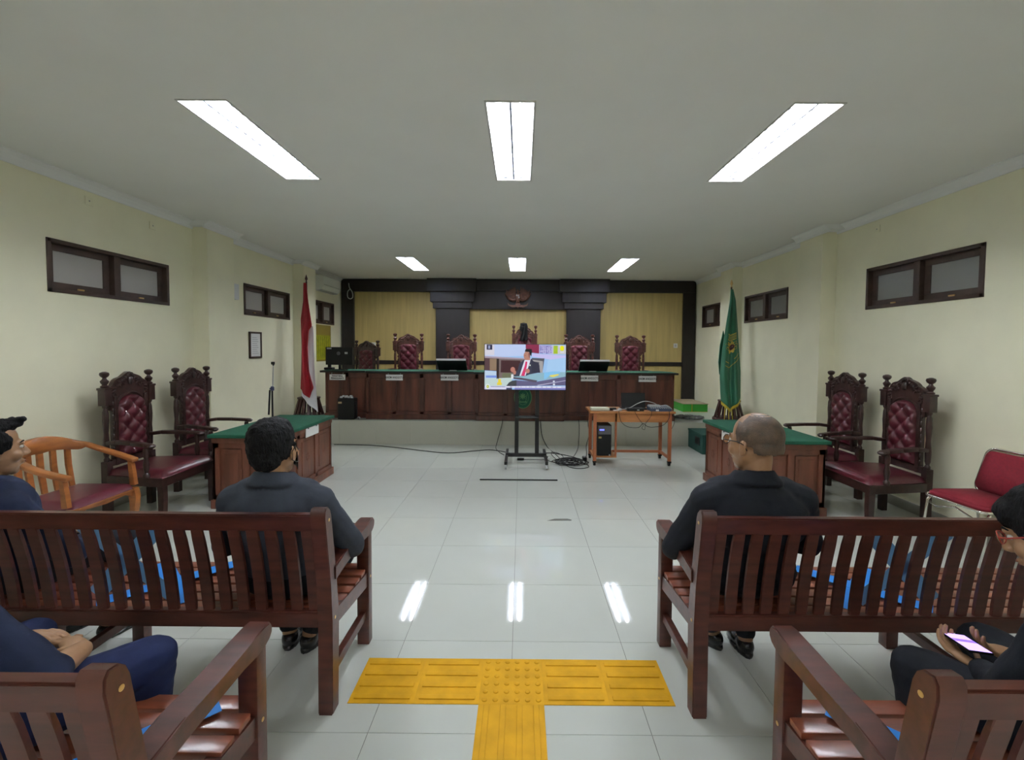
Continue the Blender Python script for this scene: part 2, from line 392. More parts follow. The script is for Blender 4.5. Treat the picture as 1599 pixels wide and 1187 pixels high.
# ================================================================== JUDGES' BENCH ON THE STAGE
Z0 = STAGE_Z
jt = thing('judges_bench', 'long mahogany judges bench with green cloth top on the stage', 'desk', (0, 7.6, Z0))
def recess_panel(x0, x1, y, z0, z1, parent, m, fw=.05, dx=0):
    """raised-and-fielded panel facing -Y"""
    mb = MB()
    mb.box(x0+fw, x1-fw, y-.004, y+.02, z0+fw, z1-fw, .003)
    mb.prism([(x0+fw*1.7, z0+fw*1.7), (x1-fw*1.7, z0+fw*1.7), (x1-fw*1.7, z1-fw*1.7), (x0+fw*1.7, z1-fw*1.7)], y-.012, y, 'y')
    return mb.build('panel', m, parent)
def desk_section(x0, x1, yf, n, name):
    b = MB(); b.box(x0, x1, yf+.02, .55, .0, .79); b.build('carcass', M_DESK, jt)
    b = MB(); w_ = (x1-x0)/n
    for k in range(n+1): b.box(max(x0, x0+k*w_-.035), min(x1, x0+k*w_+.035), yf, yf+.03, .08, .79, .003)
    b.box(x0, x1, yf, yf+.03, .70, .79, .003); b.box(x0, x1, yf, yf+.03, .08, .13, .003)
    b.build('face_frame', M_DESK, jt)
    MB().box(x0-.005, x1+.005, yf-.025, yf+.03, 0, .085, .006).build('plinth', M_DESK, jt)
    for k in range(n): recess_panel(x0+k*w_+.01, x0+(k+1)*w_-.01, yf+.022, .10, .73, jt, M_DESK2, .035)
desk_section(-3.38, -2.63, .14, 2, 'a'); desk_section(-2.63, -.75, .03, 4, 'b'); desk_section(-.75, .72, -.07, 3, 'c'); desk_section(.72, 2.60, .03, 4, 'd')
tp = MB()
tp.prism([(-3.44, .10), (-2.66, .10), (-2.62, -.0), (-.78, -.0), (-.78, -.10), (.75, -.10), (.75, .0), (2.64, .0), (2.64, .42), (2.52, .60), (-3.44, .60)], .792, .82, 'z')
tp.build('top', M_GREEN, jt)
ep = MB(); rim = [(-3.45, .09), (-2.67, .09), (-2.63, -.012), (-.79, -.012), (-.79, -.112), (.76, -.112), (.76, -.012), (2.652, -.012)]
for a, b in zip(rim, rim[1:]): ep.bar((a[0], a[1]+.006, .802), (b[0], b[1]+.006, .802), .016, .034, .003)
ep.bar((2.648, -.012, .802), (2.648, .42, .802), .014, .034); ep.bar((-3.445, .09, .802), (-3.445, .60, .802), .014, .034)
ep.build('edge_moulding', M_DARKW, jt)
# emblem disc
em = MB(); em.prism([(.03+.145*math.cos(2*PI*k/36), .40+.185*math.sin(2*PI*k/36)) for k in range(36)], -.092, -.072, 'y')
e1 = em.build('emblem', M_GREEN, jt, 30)
em = MB(); em.tube([(.03+.143*math.cos(2*PI*k/36), -.093, .40+.183*math.sin(2*PI*k/36)) for k in range(36)], .006, 6, True)
em.tube([(.03+.095*math.cos(2*PI*k/30), -.094, .40+.125*math.sin(2*PI*k/30)) for k in range(30)], .003, 5, True)
for k in range(8):
    a = 2*PI*k/8; em.box(-.008, .008, -.1, -.09, .028, .05, 0, Matrix.Translation((.03, 0, .42)) @ Matrix.Rotation(a, 4, 'Y'))
em.lathe([(.028, -.003), (.03, 0), (.03, .003), (.02, .005)], (0, 0, 0), 16, Matrix.Translation((.03, -.094, .42)) @ Matrix.Rotation(PI/2, 4, 'X'))
for sx in (-1, 1):
    for k in range(5): em.ell((.03+sx*(.05+.006*k), -.094, .34+.032*k), (.006, .003, .015))
em.box(-.035, .095, -.1, -.09, .315, .33)
em.build('crest', mat('emblem_pale', (.10, .26, .10), .5), e1)

# name plates hung on the bench front
def plate(x0, x1, y, z, txt, label, h=.10, fs=.052, st=1.0):
    t = thing('name_plate', label, 'name plate', ((x0+x1)/2, y, z), 0, 'hanging name plates on the judges bench')
    w_ = x1-x0
    MB().box(-w_/2, w_/2, -.006, .0, 0, h, .002).build('board', M_PAPER, t)
    b = MB(); b.box(-w_/2-.004, w_/2+.004, -.003, .002, -.004, h+.004); b.build('backing', M_DGREY, t)
    b = MB()
    for s in (-1, 1): b.tube([(s*w_*.36, -.003, h), (s*w_*.36, -.002, h+.02), (s*w_*.36, .006, h+.035)], .004, 6)
    b.build('hook', M_GREY, t)
    text_mesh('lettering', txt, fs, M_INK, t, Matrix.Translation((0, -.0068, h/2)) @ RX90, .0012, st)
plate(-3.30, -3.03, 7.73, 1.055, 'PANITERA\nPENGGANTI', 'narrow white plate lettered PANITERA PENGGANTI at the left end of the judges bench', .095, .040, 1.0)
plate(-2.295, -2.01, 7.62, 1.062, 'HAKIM ANGGOTA', 'white HAKIM ANGGOTA plate in front of the second chair from the left', .098, .052, .74)
plate(-1.365, -1.065, 7.62, 1.066, 'HAKIM ANGGOTA', 'white HAKIM ANGGOTA plate just left of the television', .098, .052, .78)
plate(1.012, 1.305, 7.62, 1.070, 'HAKIM ANGGOTA', 'white HAKIM ANGGOTA plate just right of the television', .098, .052, .76)
plate(1.99, 2.285, 7.62, 1.066, 'HAKIM ANGGOTA', 'white HAKIM ANGGOTA plate nearest the right end of the judges bench', .100, .052, .76)

# ================================================================== CARVED CHAIRS
def carved_chair(name, label, wood, leather, group, arch=.13, ztop=1.155):
    """faces +Y, origin on the floor under the middle of the back"""
    t = thing(name, label, 'chair', group=group)
    def turned(x, z0, z1, y=0.0, r=.024):
        L = z1-z0; pr = [(r*.9, 0), (r, .02), (r*.6, .04), (r*.95, .07), (r*1.05, L*.3), (r*.8, L*.5), (r*1.05, L*.72), (r*.9, L-.07), (r*.6, L-.04), (r, L-.02), (r*.9, L)]
        return pr
    for s in (-1, 1):
        b = MB(); x = s*.245
        b.prism([(-.03, 0), (.025, 0), (.03, .45), (.03, .55), (-.03, .55), (-.03, .45)], x-.028, x+.028, 'x')
        b.lathe(turned(x, .55, 1.08), (x, 0, .55), 12)
        b.box(x-.036, x+.036, -.035, .035, 1.07, 1.225, .005); b.box(x-.042, x+.042, -.04, .04, 1.215, 1.235, .004)
        b.build('back_post', wood, t, 35)
        b = MB(); b.lathe([(.028, 0), (.034, .015), (.018, .03), (.030, .05), (.034, .065), (.018, .082), (.014, .095), (.030, .108), (.038, .125), (.034, .142), (.012, .152)], (x, 0, 1.232), 12)
        b.build('finial', wood, t, 50)
        # inner stile beside the pad
        b = MB(); b.box(s*.165-.018, s*.165+.018, -.02, .035, .50, 1.15, .004)
        for k in range(9): b.ell((s*.190, .02, .60+k*.06), (.010, .010, .022), None, 6, 5)
        b.build('stile', wood, t, 35)
    # crest: scalloped arch with carving
    pts = []
    N = 40
    for k in range(N+1):
        a = PI*k/N; rx, rz = .222, .20
        sc = 1+.05*abs(math.sin(a*5.5)) ; top = .028*math.exp(-((a-PI/2)/.22)**2)
        pts.append((rx*math.cos(a)*sc, 1.14+rz*math.sin(a)**.85*sc+top))
    pts += [(-.215, 1.02), (-.15, 1.02)]+[(-.148*math.cos(PI*k/14), 1.04+.11*math.sin(PI*k/14)) for k in range(15)]+[(.15, 1.02), (.215, 1.02)]
    b = MB(); b.prism(pts, -.018, .022, 'y')
    rr = random.Random(3)
    for s in (-1, 1):
        for k in range(7):
            a = R(18+k*11.5); rad = .165+.012*(k % 2)
            M = Matrix.Rotation(-s*(a-R(40)), 3, 'Y')
            b.ell((s*rad*math.cos(a)*1.12, .024, 1.145+rad*math.sin(a)*.98), (.026, .012, .012), M, 7, 5)
        sp = [(s*(.10-.030*math.exp(-q*.18)*math.cos(q)), .026, 1.25+.035*math.exp(-q*.18)*math.sin(q)) for q in [j*.6 for j in range(14)]]
        b.tube(sp, [.010-.0004*j for j in range(14)], 6)
        sp = [(s*(.175-.022*math.exp(-q*.18)*math.cos(q)), .024, 1.155+.026*math.exp(-q*.18)*math.sin(q)) for q in [j*.6 for j in range(12)]]
        b.tube(sp, .008, 6)
        b.tube([(s*.15*math.cos(R(q)), .026, 1.05+.125*math.sin(R(q))) for q in range(0, 91, 10)], .010, 6)
        for k in range(4): b.ell((s*(.03+.022*k), .024, 1.335-.016*k), (.016, .014, .014), None, 7, 5)
    b.ell((0, .028, 1.29), (.030, .018, .040), None, 10, 8)
    for k in range(5): b.ell((.034*math.cos(R(30+30*k)), .024, 1.325+.03*math.sin(R(30+30*k))), (.014, .012, .018), None, 7, 5)
    b.build('crest_rail', wood, t, 35)
    # tufted back pad
    w_, zb, zt = .31, .56, ztop; zc = zt-arch
    def hw(z): return w_/2 if z < zc else w_/2*math.sqrt(max(0, 1-((z-zc)/(zt-zc))**2))
    def f(u, v):
        z = zb+(zt-zb)*v; h = max(hw(z), .004); x = (u*2-1)*h
        e = min(1, (1-abs(u*2-1))*h/.03, v*(zt-zb)/.03, (1-v)*(zt-zb)/.02); e = math.sqrt(max(0, e))
        a = PI*(x/.155+(z-.02)/.150); c = PI*(x/.155-(z-.02)/.150)
        q = math.sqrt(abs(math.sin(a)*math.sin(c)))
        return (x, .012+.030*e+.034*(q**.8)*e, z)
    b = MB(); b.grid(30, 50, f); b.box(-w_/2, w_/2, -.012, .012, zb, zc)
    b.build('back_pad', leather, t, 'all')
    b = MB()
    for m_ in range(-14, 15):
        for k_ in range(-6, 18):
            x = .155*(m_-k_)/2 if True else 0; z = .02+.150*(m_+k_)/2
            if zb+.05 < z < zt-.05 and abs(x) < hw(z)-.03: b.ell((x, .043, z), (.0065, .006, .0065), None, 6, 4)
    b.build('buttons', M_BUTTON, t)['kind'] = 'stuff'
    b = MB(); b.box(-.22, .22, -.02, .03, .50, .56, .006); b.build('lower_rail', wood, t, 35)
    # seat
    def trap(w0, w1, y0, y1, z0, z1, bev=0):
        mb = MB(); mb.prism([(-w0, y0), (w0, y0), (w1, y1), (-w1, y1)], z0, z1, 'z')
        if bev: bmesh.ops.bevel(mb.bm, geom=mb.bm.edges[:], offset=bev, segments=3, affect='EDGES', profile=.6)
        return mb
    trap(.27, .355, .0, .60, .345, .425, .006).build('apron', wood, t, 35)
    b = MB()
    def fs(u, v):
        w0 = .26+(.345-.26)*v; e = min(1, (1-abs(u*2-1))*w0/.05, v*.6/.05, (1-v)*.6/.05)
        return ((u*2-1)*w0, .0+.605*v, .43+.06*math.sqrt(max(0, e))+.012*math.sin(PI*u)*math.sin(PI*v))
    b.grid(18, 18, fs); b.prism([(-.26, 0), (.26, 0), (.345, .605), (-.345, .605)], .424, .431, 'z')
    b.build('seat_cushion', leather, t, 'all')
    for s in (-1, 1):
        b = MB(); x = s*.325
        b.prism([(.545, .35), (.60, .35), (.602, .22), (.592, .05), (.602, .0), (.555, .0), (.553, .05), (.550, .22)], x-.026, x+.026, 'x')
        b.build('leg', wood, t, 35)
        # arm + support
        b = MB(); pth = [(-.02, .0, .72), (.0, .12, .735), (.03, .28, .73), (.055, .42, .72), (.06, .475, .715)]
        P_ = [(s*(.255+p[0]*1.0), p[1], p[2]) for p in pth]
        for p, q in zip(P_, P_[1:]): b.bar(p, q, .058, .034, .006)
        b.ell((P_[-1][0], P_[-1][1], .712), (.036, .032, .022), None, 10, 6)
        b.build('arm', wood, t, 35)
        b = MB(); b.lathe([(.026, 0), (.026, .03), (.014, .045), (.022, .08), (.026, .12), (.015, .17), (.022, .20), (.024, .245), (.02, .27)], (s*.322, .43, .425), 12); b.build('arm_support', wood, t, 40)
    return t
wl1 = carved_chair('carved_armchair', 'tall carved armchair with burgundy tufted back by left wall, behind the honey-coloured chair', M_CARV, M_BURG, 'carved armchairs along the side walls')
wl1.location = (-3.83, 4.36, 0); wl1.rotation_euler = (0, 0, -PI/2)
copy_tree(wl1, (-3.83, 5.21, 0), -PI/2, 'tall carved burgundy armchair by the left wall, next to the white-walled pilaster')
copy_tree(wl1, (3.70, 4.31, 0), PI/2, 'tall carved burgundy armchair by the right wall, next to the red chrome chair')
copy_tree(wl1, (3.70, 5.13, 0), PI/2, 'tall carved burgundy armchair by the right wall, farther one beside the pilaster')
jc = carved_chair('judge_chair', 'carved red-wood judge chair, second from left, against the left yellow panel', M_CARV2, M_BURG2, 'judge chairs behind the bench', .045, 1.19)
jc.location = (-2.245, 8.95, Z0); jc.rotation_euler = (0, 0, PI); jc.scale = (1.08, 1.0, 1.085)
for x, y, lb, sz in ((-1.19, 8.95, 'carved judge chair behind the left dark computer screen, against the left column', 1.08),
                 (.065, 9.25, 'tallest carved judge chair, in the middle behind the television', 1.22),
                 (1.15, 8.95, 'carved judge chair just right of the television, against the right column', 1.085),
                 (2.16, 8.95, 'carved judge chair, rightmost, against the right yellow panel', 1.08)):
    copy_tree(jc, (x, y, Z0), PI, lb, (.92 if y > 9.2 else 1.08, 1, sz))
kc = carved_chair('judge_chair', 'darker carved judge chair at the far left, partly behind the black monitor', M_CARV, M_BURG, 'judge chairs behind the bench', .045, 1.19)
kc.location = (-3.06, 8.92, Z0); kc.rotation_euler = (0, 0, PI-.35); kc.scale = (1.05, 1, .98)
# black cloth over the middle chair
b = MB()
def fc(u, v):
    x = (u-.5)*(.13+.02*math.sin(v*9)); z = .36*(1-v)
    return (x+.06*(1-v)*0+.02*math.sin(v*3), -.03-.012*math.sin(u*11+v*4)-.01*v, z)
b.grid(10, 14, fc)
b.ell((.0, .0, .335), (.062, .045, .035)); b.ell((-.035, -.015, .26), (.045, .030, .07))
o = b.build('draped_cloth', M_BLACK, None, 'all'); o.location = (.04, 9.20, 1.77)
sol = o.modifiers.new('s', 'SOLIDIFY'); sol.thickness = .006
tag(o, 'black cloth draped over the crest of the tall middle judge chair', 'cloth')

# honey armchair
def honey_chair():
    t = thing('wooden_armchair', 'honey-coloured wooden armchair with curved horseshoe back and maroon seat', 'chair', (-3.84, 3.57, 0), -PI/2)
    # faces +Y local ; seat y .0-.50, half width .27
    def arc(a): # horseshoe top rail: a in [-1,1]
        th = PI/2*a; 
        x = .30*math.sin(th) if abs(a) < 1 else .30*(1 if a > 0 else -1)
        return x
    pts = []
    for k in range(-12, 13):
        q = k/12; ang = q*PI*.5
        if abs(q) <= .62: 
            th = q/.62*PI/2; pts.append((.285*math.sin(th), .10-.13*math.cos(th), .885-.10*abs(math.sin(th))**2.2))
        else:
            r_ = (abs(q)-.62)/.38; s = 1 if q > 0 else -1
            pts.append((s*(.285+.02*math.sin(PI*r_)), .10+.40*r_, .785-.135*r_**.8+.0*r_))
    b = MB(); n = len(pts)
    # wide band at the middle, narrowing to arms
    V = []
    for i, p in enumerate(pts):
        q = abs(i-12)/12; hgt = .10*(1-min(1, q/.55))**.6+.032; th = .020+.010*min(1, q/.5)
        d = Vector(pts[min(i+1, n-1)])-Vector(pts[max(i-1, 0)]); d.z = 0; d.normalize(); nrm = Vector((d.y, -d.x, 0))
        P_ = Vector(p)
        V.append([b.bm.verts.new(P_+nrm*th*a+Vector((0, 0, c))) for a, c in ((-1, 0), (1, 0), (1, -hgt), (-1, -hgt))])
    for A, B in zip(V, V[1:]):
        for k in range(4): b.bm.faces.new((A[k], A[(k+1) % 4], B[(k+1) % 4], B[k]))
    b.bm.faces.new(V[0]); b.bm.faces.new(V[-1][::-1])
    bmesh.ops.bevel(b.bm, geom=b.bm.edges[:], offset=.004, segments=1, affect='EDGES')
    b.build('crest_and_arms', M_HONEY, t, 60)
    for k in range(5):
        x = -.19+.095*k; yy = .10-.13*math.cos(math.asin(x/.285))
        b = MB(); b.prism([(yy+.03, .43), (yy+.045, .43), (yy+.02, .62), (yy+.01, .82), (yy-.008, .82), (yy-.0, .62)], x-.021, x+.021, 'x'); b.build('back_slat', M_HONEY, t)
    for s in (-1, 1):
        b = MB(); b.prism([(.455, .42), (.50, .42), (.488, .52), (.47, .64), (.44, .64), (.45, .52)], s*.29-.018, s*.29+.018, 'x'); b.build('arm_post', M_HONEY, t)
        b = MB(); pr = [(.46, .40), (.52, .40), (.535, .33), (.525, .22), (.50, .12), (.50, .05), (.525, .0), (.48, .0), (.462, .06), (.465, .14), (.48, .22), (.475, .30)]
        b.prism(pr, s*.265-.025, s*.265+.025, 'x'); b.build('leg', M_HONEY, t, 50)
        b = MB(); b.prism([(.0, .40), (.05, .40), (.04, .2), (.0, .0), (-.04, .0), (.0, .2)], s*.235-.02, s*.235+.02, 'x'); b.build('leg', M_HONEY, t)
    b = MB()
    fr = [(-.27, .50)]; 
    b.prism([(-.285, .395), (.285, .395), (.285, .33), (.24, .335), (.17, .365), (.0, .35), (-.17, .365), (-.24, .335), (-.285, .33)], .48, .505, 'y')
    for s in (-1, 1): b.prism([(.02, .395), (.49, .395), (.49, .33), (.42, .345), (.30, .365), (.05, .365), (.02, .35)], s*.27-.012, s*.27+.012, 'x')
    b.box(-.27, .27, .0, .025, .34, .395)
    b.build('apron', M_HONEY, t)
    def fs(u, v):
        e = min(1, (1-abs(u*2-1))*.27/.04, v*.5/.04, (1-v)*.5/.04)
        return ((u*2-1)*.275, .015+.495*v, .398+.045*math.sqrt(max(0, e))+.008*math.sin(PI*u)*math.sin(PI*v))
    b = MB(); b.grid(16, 16, fs); b.box(-.275, .275, .015, .51, .393, .399); b.build('seat_cushion', M_BURG2, t, 'all')
    b = MB(); b.box(-.295, .295, .0, .52, .378, .396, .005); b.build('seat_frame', M_HONEY, t)
honey_chair()

# red chrome stacking chair (faces -X)
def red_chair():
    t = thing('stacking_chair', 'red fabric stacking chair with chrome tube frame by the right wall', 'chair', (3.86, 3.55, 0), PI/2+.05)
    def rr(w0, w1, y0, y1, rad, n=6):  # rounded quad in 2D
        c = [(-w0+rad, y0+rad, PI, 1.5*PI), (w0-rad, y0+rad, 1.5*PI, 2*PI), (w1-rad, y1-rad, 0, PI/2), (-w1+rad, y1-rad, PI/2, PI)]
        return [(cx+rad*math.cos(a0+(a1-a0)*k/n), cy+rad*math.sin(a0+(a1-a0)*k/n)) for cx, cy, a0, a1 in c for k in range(n+1)]
    b = MB(); b.prism(rr(.20, .23, .0, .43, .05), .43, .475, 'z'); bmesh.ops.bevel(b.bm, geom=[e for e in b.bm.edges if abs(e.verts[0].co.z-e.verts[1].co.z) < 1e-4 and e.verts[0].co.z > .46], offset=.018, segments=3, affect='EDGES')
    b.build('seat', M_REDF, t, 'all')
    tilt = Matrix.Translation((0, .02, .47)) @ Matrix.Rotation(R(12), 4, 'X')
    b = MB(); b.prism(rr(.215, .19, .0, .34, .06), -.018, .018, 'y', tilt); bmesh.ops.bevel(b.bm, geom=[e for e in b.bm.edges if e.calc_length() < .6 and len(e.link_faces) == 2 and any(len(f.verts) > 8 for f in e.link_faces)], offset=.010, segments=2, affect='EDGES')
    b.build('backrest', M_REDF, t, 'all')
    o2 = [tilt @ Vector((x, -.018, z)) for x, z in rr(.228, .205, -.015, .362, .07)]
    b = MB(); b.tube(o2[7:]+o2[:7], .012, 8, True); 
    for s in (-1, 1): b.tube([tilt @ Vector((s*.228, -.018, .05)), (s*.225, -.03, .42), (s*.222, .02, .41)], .011, 8)
    b.tube([tilt @ Vector((s, -.005, z)) for s, z in ((-.06, .34), (-.05, .32), (.05, .32), (.06, .34))], .005, 6)
    b.build('back_frame', M_CHROME, t, 'all')
    b = MB(); b.tube([(x, y, .428) for x, y in rr(.215, .24, -.01, .445, .05)], .010, 8, True); b.build('seat_frame', M_CHROME, t, 'all')
    for s in (-1, 1):
        b = MB(); b.tube([(s*.225, .38, .42), (s*.235, .41, .38), (s*.24, .45, .0)], .011, 8); b.build('leg', M_CHROME, t, 'all')
        b = MB(); b.tube([(s*.215, .02, .42), (s*.215, -.01, .38), (s*.22, -.06, .0)], .011, 8); b.build('leg', M_CHROME, t, 'all')
    b = MB(); b.tube([(-.23, .40, .36), (-.16, .41, .34), (0, .415, .39), (.16, .41, .34), (.23, .40, .36)], .008, 8); b.build('brace', M_CHROME, t, 'all')
red_chair()

# ================================================================== SIDE DESKS
def side_desk(xa, xb, ya, yb, face, label, py):
    """face=+1: long panelled face towards +X"""
    cx, cy = (xa+xb)/2, (ya+yb)/2; w_, d = (xb-xa)/2, (yb-ya)/2
    t = thing('counsel_desk', label, 'desk', (cx, cy, 0), 0, 'green-topped desks at the sides of the court')
    MB().box(-w_+.02, w_-.02, -d+.02, d-.02, .0, .71).build('carcass', M_SDESK, t)
    MB().box(-w_-.02, w_+.02, -d-.02, d+.02, 0, .09, .006).build('plinth', M_SDESK, t)
    b = MB(); b.box(-w_-.008, w_+.008, -d-.008, d+.008, .66, .715, .005); b.build('cornice', M_SDESK, t)
    MB().box(-w_-.03, w_+.03, -d-.04, d+.04, .715, .75, .008).build('top', M_GREEN, t)
    for sx in (-1, 1):
        n = 3; L = 2*d/n
        fr = MB(); xx = sx*w_
        for k in range(n+1): fr.box(*sorted((xx, xx-.022*sx)), max(-d, -d+k*L-.03), min(d, -d+k*L+.03), .09, .67, .002)
        fr.box(*sorted((xx, xx-.022*sx)), -d, d, .09, .13); fr.box(*sorted((xx, xx-.022*sx)), -d, d, .62, .67)
        fr.build('face_frame', M_SDESK, t)
        for k in range(n):
            p = MB(); y0, y1 = -d+k*L+.045, -d+(k+1)*L-.045
            p.box(*sorted((sx*(w_-.018), sx*(w_-.010))), y0, y1, .145, .605, .003); p.box(*sorted((sx*(w_-.012), sx*(w_-.003))), y0+.04, y1-.04, .185, .565, .003)
            ym = (y0+y1)/2
            for q in range(8):
                a = 2*PI*q/8; p.ell((sx*(w_-.002), ym+.028*math.cos(a), .375+.038*math.sin(a)), (.005, .014, .014), None, 6, 4)
            p.build('panel', M_SDESK, t)
    for sy in (-1, 1):
        fr = MB(); yy = sy*d; n = 1 if True else 2
        for k in (-1, 1): fr.box(*sorted((k*w_, k*(w_-.06))), *sorted((yy, yy-.022*sy)), .09, .67, .002)
        fr.box(-w_, w_, *sorted((yy, yy-.022*sy)), .09, .14); fr.box(-w_, w_, *sorted((yy, yy-.022*sy)), .61, .67); fr.box(-.03, .03, *sorted((yy, yy-.022*sy)), .14, .61)
        fr.build('face_frame', M_SDESK, t)
        for s in (-1, 1):
            p = MB(); x0, x1 = sorted((s*.045, s*(w_-.075)))
            p.box(x0, x1, *sorted((sy*(d-.018), sy*(d-.010))), .155, .595, .003); p.box(x0+.03, x1-.03, *sorted((sy*(d-.012), sy*(d-.004))), .19, .56, .003); p.build('panel', M_SDESK, t)
    # plate
    px = xb+.014 if face > 0 else xa-.014
    pl = thing('name_plate', 'blank-looking white plate hung on the %s counsel desk' % ('left' if face > 0 else 'right'), 'name plate', (px, py, .605))
    MB().box(-.004, .004, -.155, .155, 0, .10, .001).build('board', M_PAPER, pl)
    b = MB()
    for s in (-1, 1): b.box(-.009, .007, s*.10-.012, s*.10+.012, .09, .125, .002)
    b.box(-.006, .003, -.155, .155, .104, .112, .001)
    b.build('clip', M_DGREY, pl)
side_desk(-3.07, -2.42, 4.44, 5.70, 1, 'mahogany counsel desk with green top on the left side', 5.15)
side_desk(2.30, 2.96, 4.34, 5.56, -1, 'mahogany counsel desk with green top on the right side', 4.93)

# ================================================================== VISITOR BENCHES
def visitor_bench(xe, s, y0, label, tape_x, tape_back=True, length=2.6):
    """aisle end at x=xe, running outwards in direction s; rear-leg foot at y0"""
    t = thing('slatted_bench', label, 'bench', (xe, y0, 0), 0, 'slatted wooden visitor benches')
    X = lambda a, b: sorted((s*a, s*b))
    ends = ((0, .065), (length-.065, length))
    for a, b_ in ends:
        x0, x1 = X(a, b_)
        b = MB(); b.prism([(0, 0), (.065, 0), (.078, .42), (.055, .60), (.008, .90), (-.002, .925), (-.02, .942), (-.045, .945), (-.056, .93), (-.058, .90), (-.005, .60), (.008, .42)], x0, x1, 'x')
        bmesh.ops.bevel(b.bm, geom=[e for e in b.bm.edges if abs(e.verts[0].co.x-e.verts[1].co.x) < 1e-5], offset=.004, segments=2, affect='EDGES')
        b.build('rear_leg', M_BENCH, t, 40)
        MB().box(x0, x1, .475, .530, 0, .63, .005).build('front_leg', M_BENCH, t, 40)
        b = MB(); ax0, ax1 = (x0-.006, x1+.006)
        pr = [(.03, .655), (.16, .668), (.30, .668), (.42, .675), (.52, .684), (.548, .680), (.562, .662), (.560, .640), (.545, .622), (.52, .612), (.475, .612), (.40, .618), (.30, .615), (.16, .610), (.03, .59)]
        b.prism(pr, ax0, ax1, 'x'); bmesh.ops.bevel(b.bm, geom=[e for e in b.bm.edges if abs(e.verts[0].co.x-e.verts[1].co.x) < 1e-5], offset=.006, segments=2, affect='EDGES')
        b.build('armrest', M_BENCH, t, 40)
        b = MB(); b.prism([(.05, .445), (.48, .40), (.48, .325), (.05, .375)], x0+.008, x1-.008, 'x'); b.build('seat_rail', M_BENCH, t)
        MB().bar(((x0+x1)/2, .04, .165), ((x0+x1)/2, .49, .165), .032, .045, .003).build('stretcher', M_BENCH, t)
        sgn = -1 if (s > 0) == (a == 0) else 1; xs = x0 if sgn < 0 else x1
        for (yy, zz) in ((-.018, .885), (.035, .425), (.503, .37)):
            MB().lathe([(.007, -.002), (.0075, .001), (.005, .002)], (0, 0, 0), 10, Matrix.Translation((xs, yy, zz)) @ Matrix.Rotation(sgn*PI/2, 4, 'Y')).build('screw', M_BRASS, t)
    m0, m1 = X(1.235, 1.30)
    MB().box(m0, m1, .005, .065, 0, .40, .004).build('middle_leg', M_BENCH, t, 40)
    MB().box(m0, m1, .475, .530, 0, .36, .004).build('middle_leg', M_BENCH, t, 40)
    b = MB(); b.prism([(.05, .41), (.50, .385), (.50, .325), (.05, .345)], m0+.01, m1-.01, 'x'); b.build('seat_rail', M_BENCH, t)
    MB().bar(((m0+m1)/2, .06, .165), ((m0+m1)/2, .49, .165), .032, .045, .003).build('stretcher', M_BENCH, t)
    x0, x1 = X(.05, length-.05)
    b = MB(); b.prism([(-.048, .915), (-.008, .915), (.004, .845), (-.036, .838)], x0, x1, 'x')
    bmesh.ops.bevel(b.bm, geom=[e for e in b.bm.edges if e.calc_length() > 1], offset=.006, segments=2, affect='EDGES'); b.build('top_rail', M_BENCH, t, 40)
    b = MB(); b.prism([(.018, .455), (.060, .455), (.064, .380), (.022, .380)], x0, x1, 'x')
    bmesh.ops.bevel(b.bm, geom=[e for e in b.bm.edges if e.calc_length() > 1], offset=.006, segments=2, affect='EDGES'); b.build('bottom_rail', M_BENCH, t, 40)
    x0, x1 = X(.05, length-.05); MB().box(x0, x1, .47, .495, .325, .375, .003).build('front_rail', M_BENCH, t)
    # back slats
    b = MB(); N = 8; ww = .0245
    pr = [(.034+(-.068)*q+.009*math.sin(PI*q), .452+.390*q) for q in [k/N for k in range(N+1)]]
    out = pr+[(y+.014, z) for y, z in pr[::-1]]
    b.prism(out, -ww, ww, 'x'); first = None; n = 0; x = .092
    bmesh.ops.bevel(b.bm, geom=[e for e in b.bm.edges if abs(e.verts[0].co.x-e.verts[1].co.x) < 1e-5], offset=.003, segments=1, affect='EDGES')
    while x < length-.07:
        if first is None:
            o = b.build('back_slat', M_BENCH, t, 40); first = o.data
        else:
            o = bpy.data.objects.new('back_slat', first); COL.objects.link(o); o.parent = t
        o.location = (s*x, 0, 0); x += .0788
    # seat slats
    x0, x1 = X(.0, length-.0)
    for k in range(6):
        yy = .095+k*.083; zz = .418+.012*((k-3)/3)**2-(.010 if k == 5 else 0)
        MB().box(*X(.012 if 0 < k < 5 else .012, length-.012), yy-.031, yy+.031, zz-.011, zz+.011, .004).build('seat_slat', M_BENCHS, t, 40)
    def strip(p0, p1, wd, m, name, vert=False):
        p0, p1 = Vector(p0), Vector(p1); d = (p1-p0).normalized()
        nrm = Vector((0, .99, .17)).normalized() if vert else Vector((0, 0, 1)); sd = d.cross(nrm).normalized()*wd/2
        mb = MB(); vs = [mb.bm.verts.new(v) for v in (p0-sd, p0+sd, p1+sd, p1-sd)]; vs2 = [mb.bm.verts.new(v.co+nrm*.0012) for v in vs]
        mb.bm.faces.new(vs[::-1]); mb.bm.faces.new(vs2)
        for q in range(4): mb.bm.faces.new((vs[q], vs[(q+1) % 4], vs2[(q+1) % 4], vs2[q]))
        return mb.build(name, m, t)
    for tx in tape_x:
        zc = .4435
        strip((tx-.20, .10, zc), (tx+.20, .48, zc), .085, M_TAPE, 'tape_strip'); strip((tx+.20, .10, zc+.0014), (tx-.20, .48, zc+.0014), .085, M_TAPE, 'tape_strip')
        if tape_back:
            strip((tx-.17, .068, .50), (tx+.17, .012, .84), .075, M_TAPEB, 'tape_strip', True); strip((tx+.17, .071, .50), (tx-.17, .015, .84), .075, M_TAPEB, 'tape_strip', True)
    return t
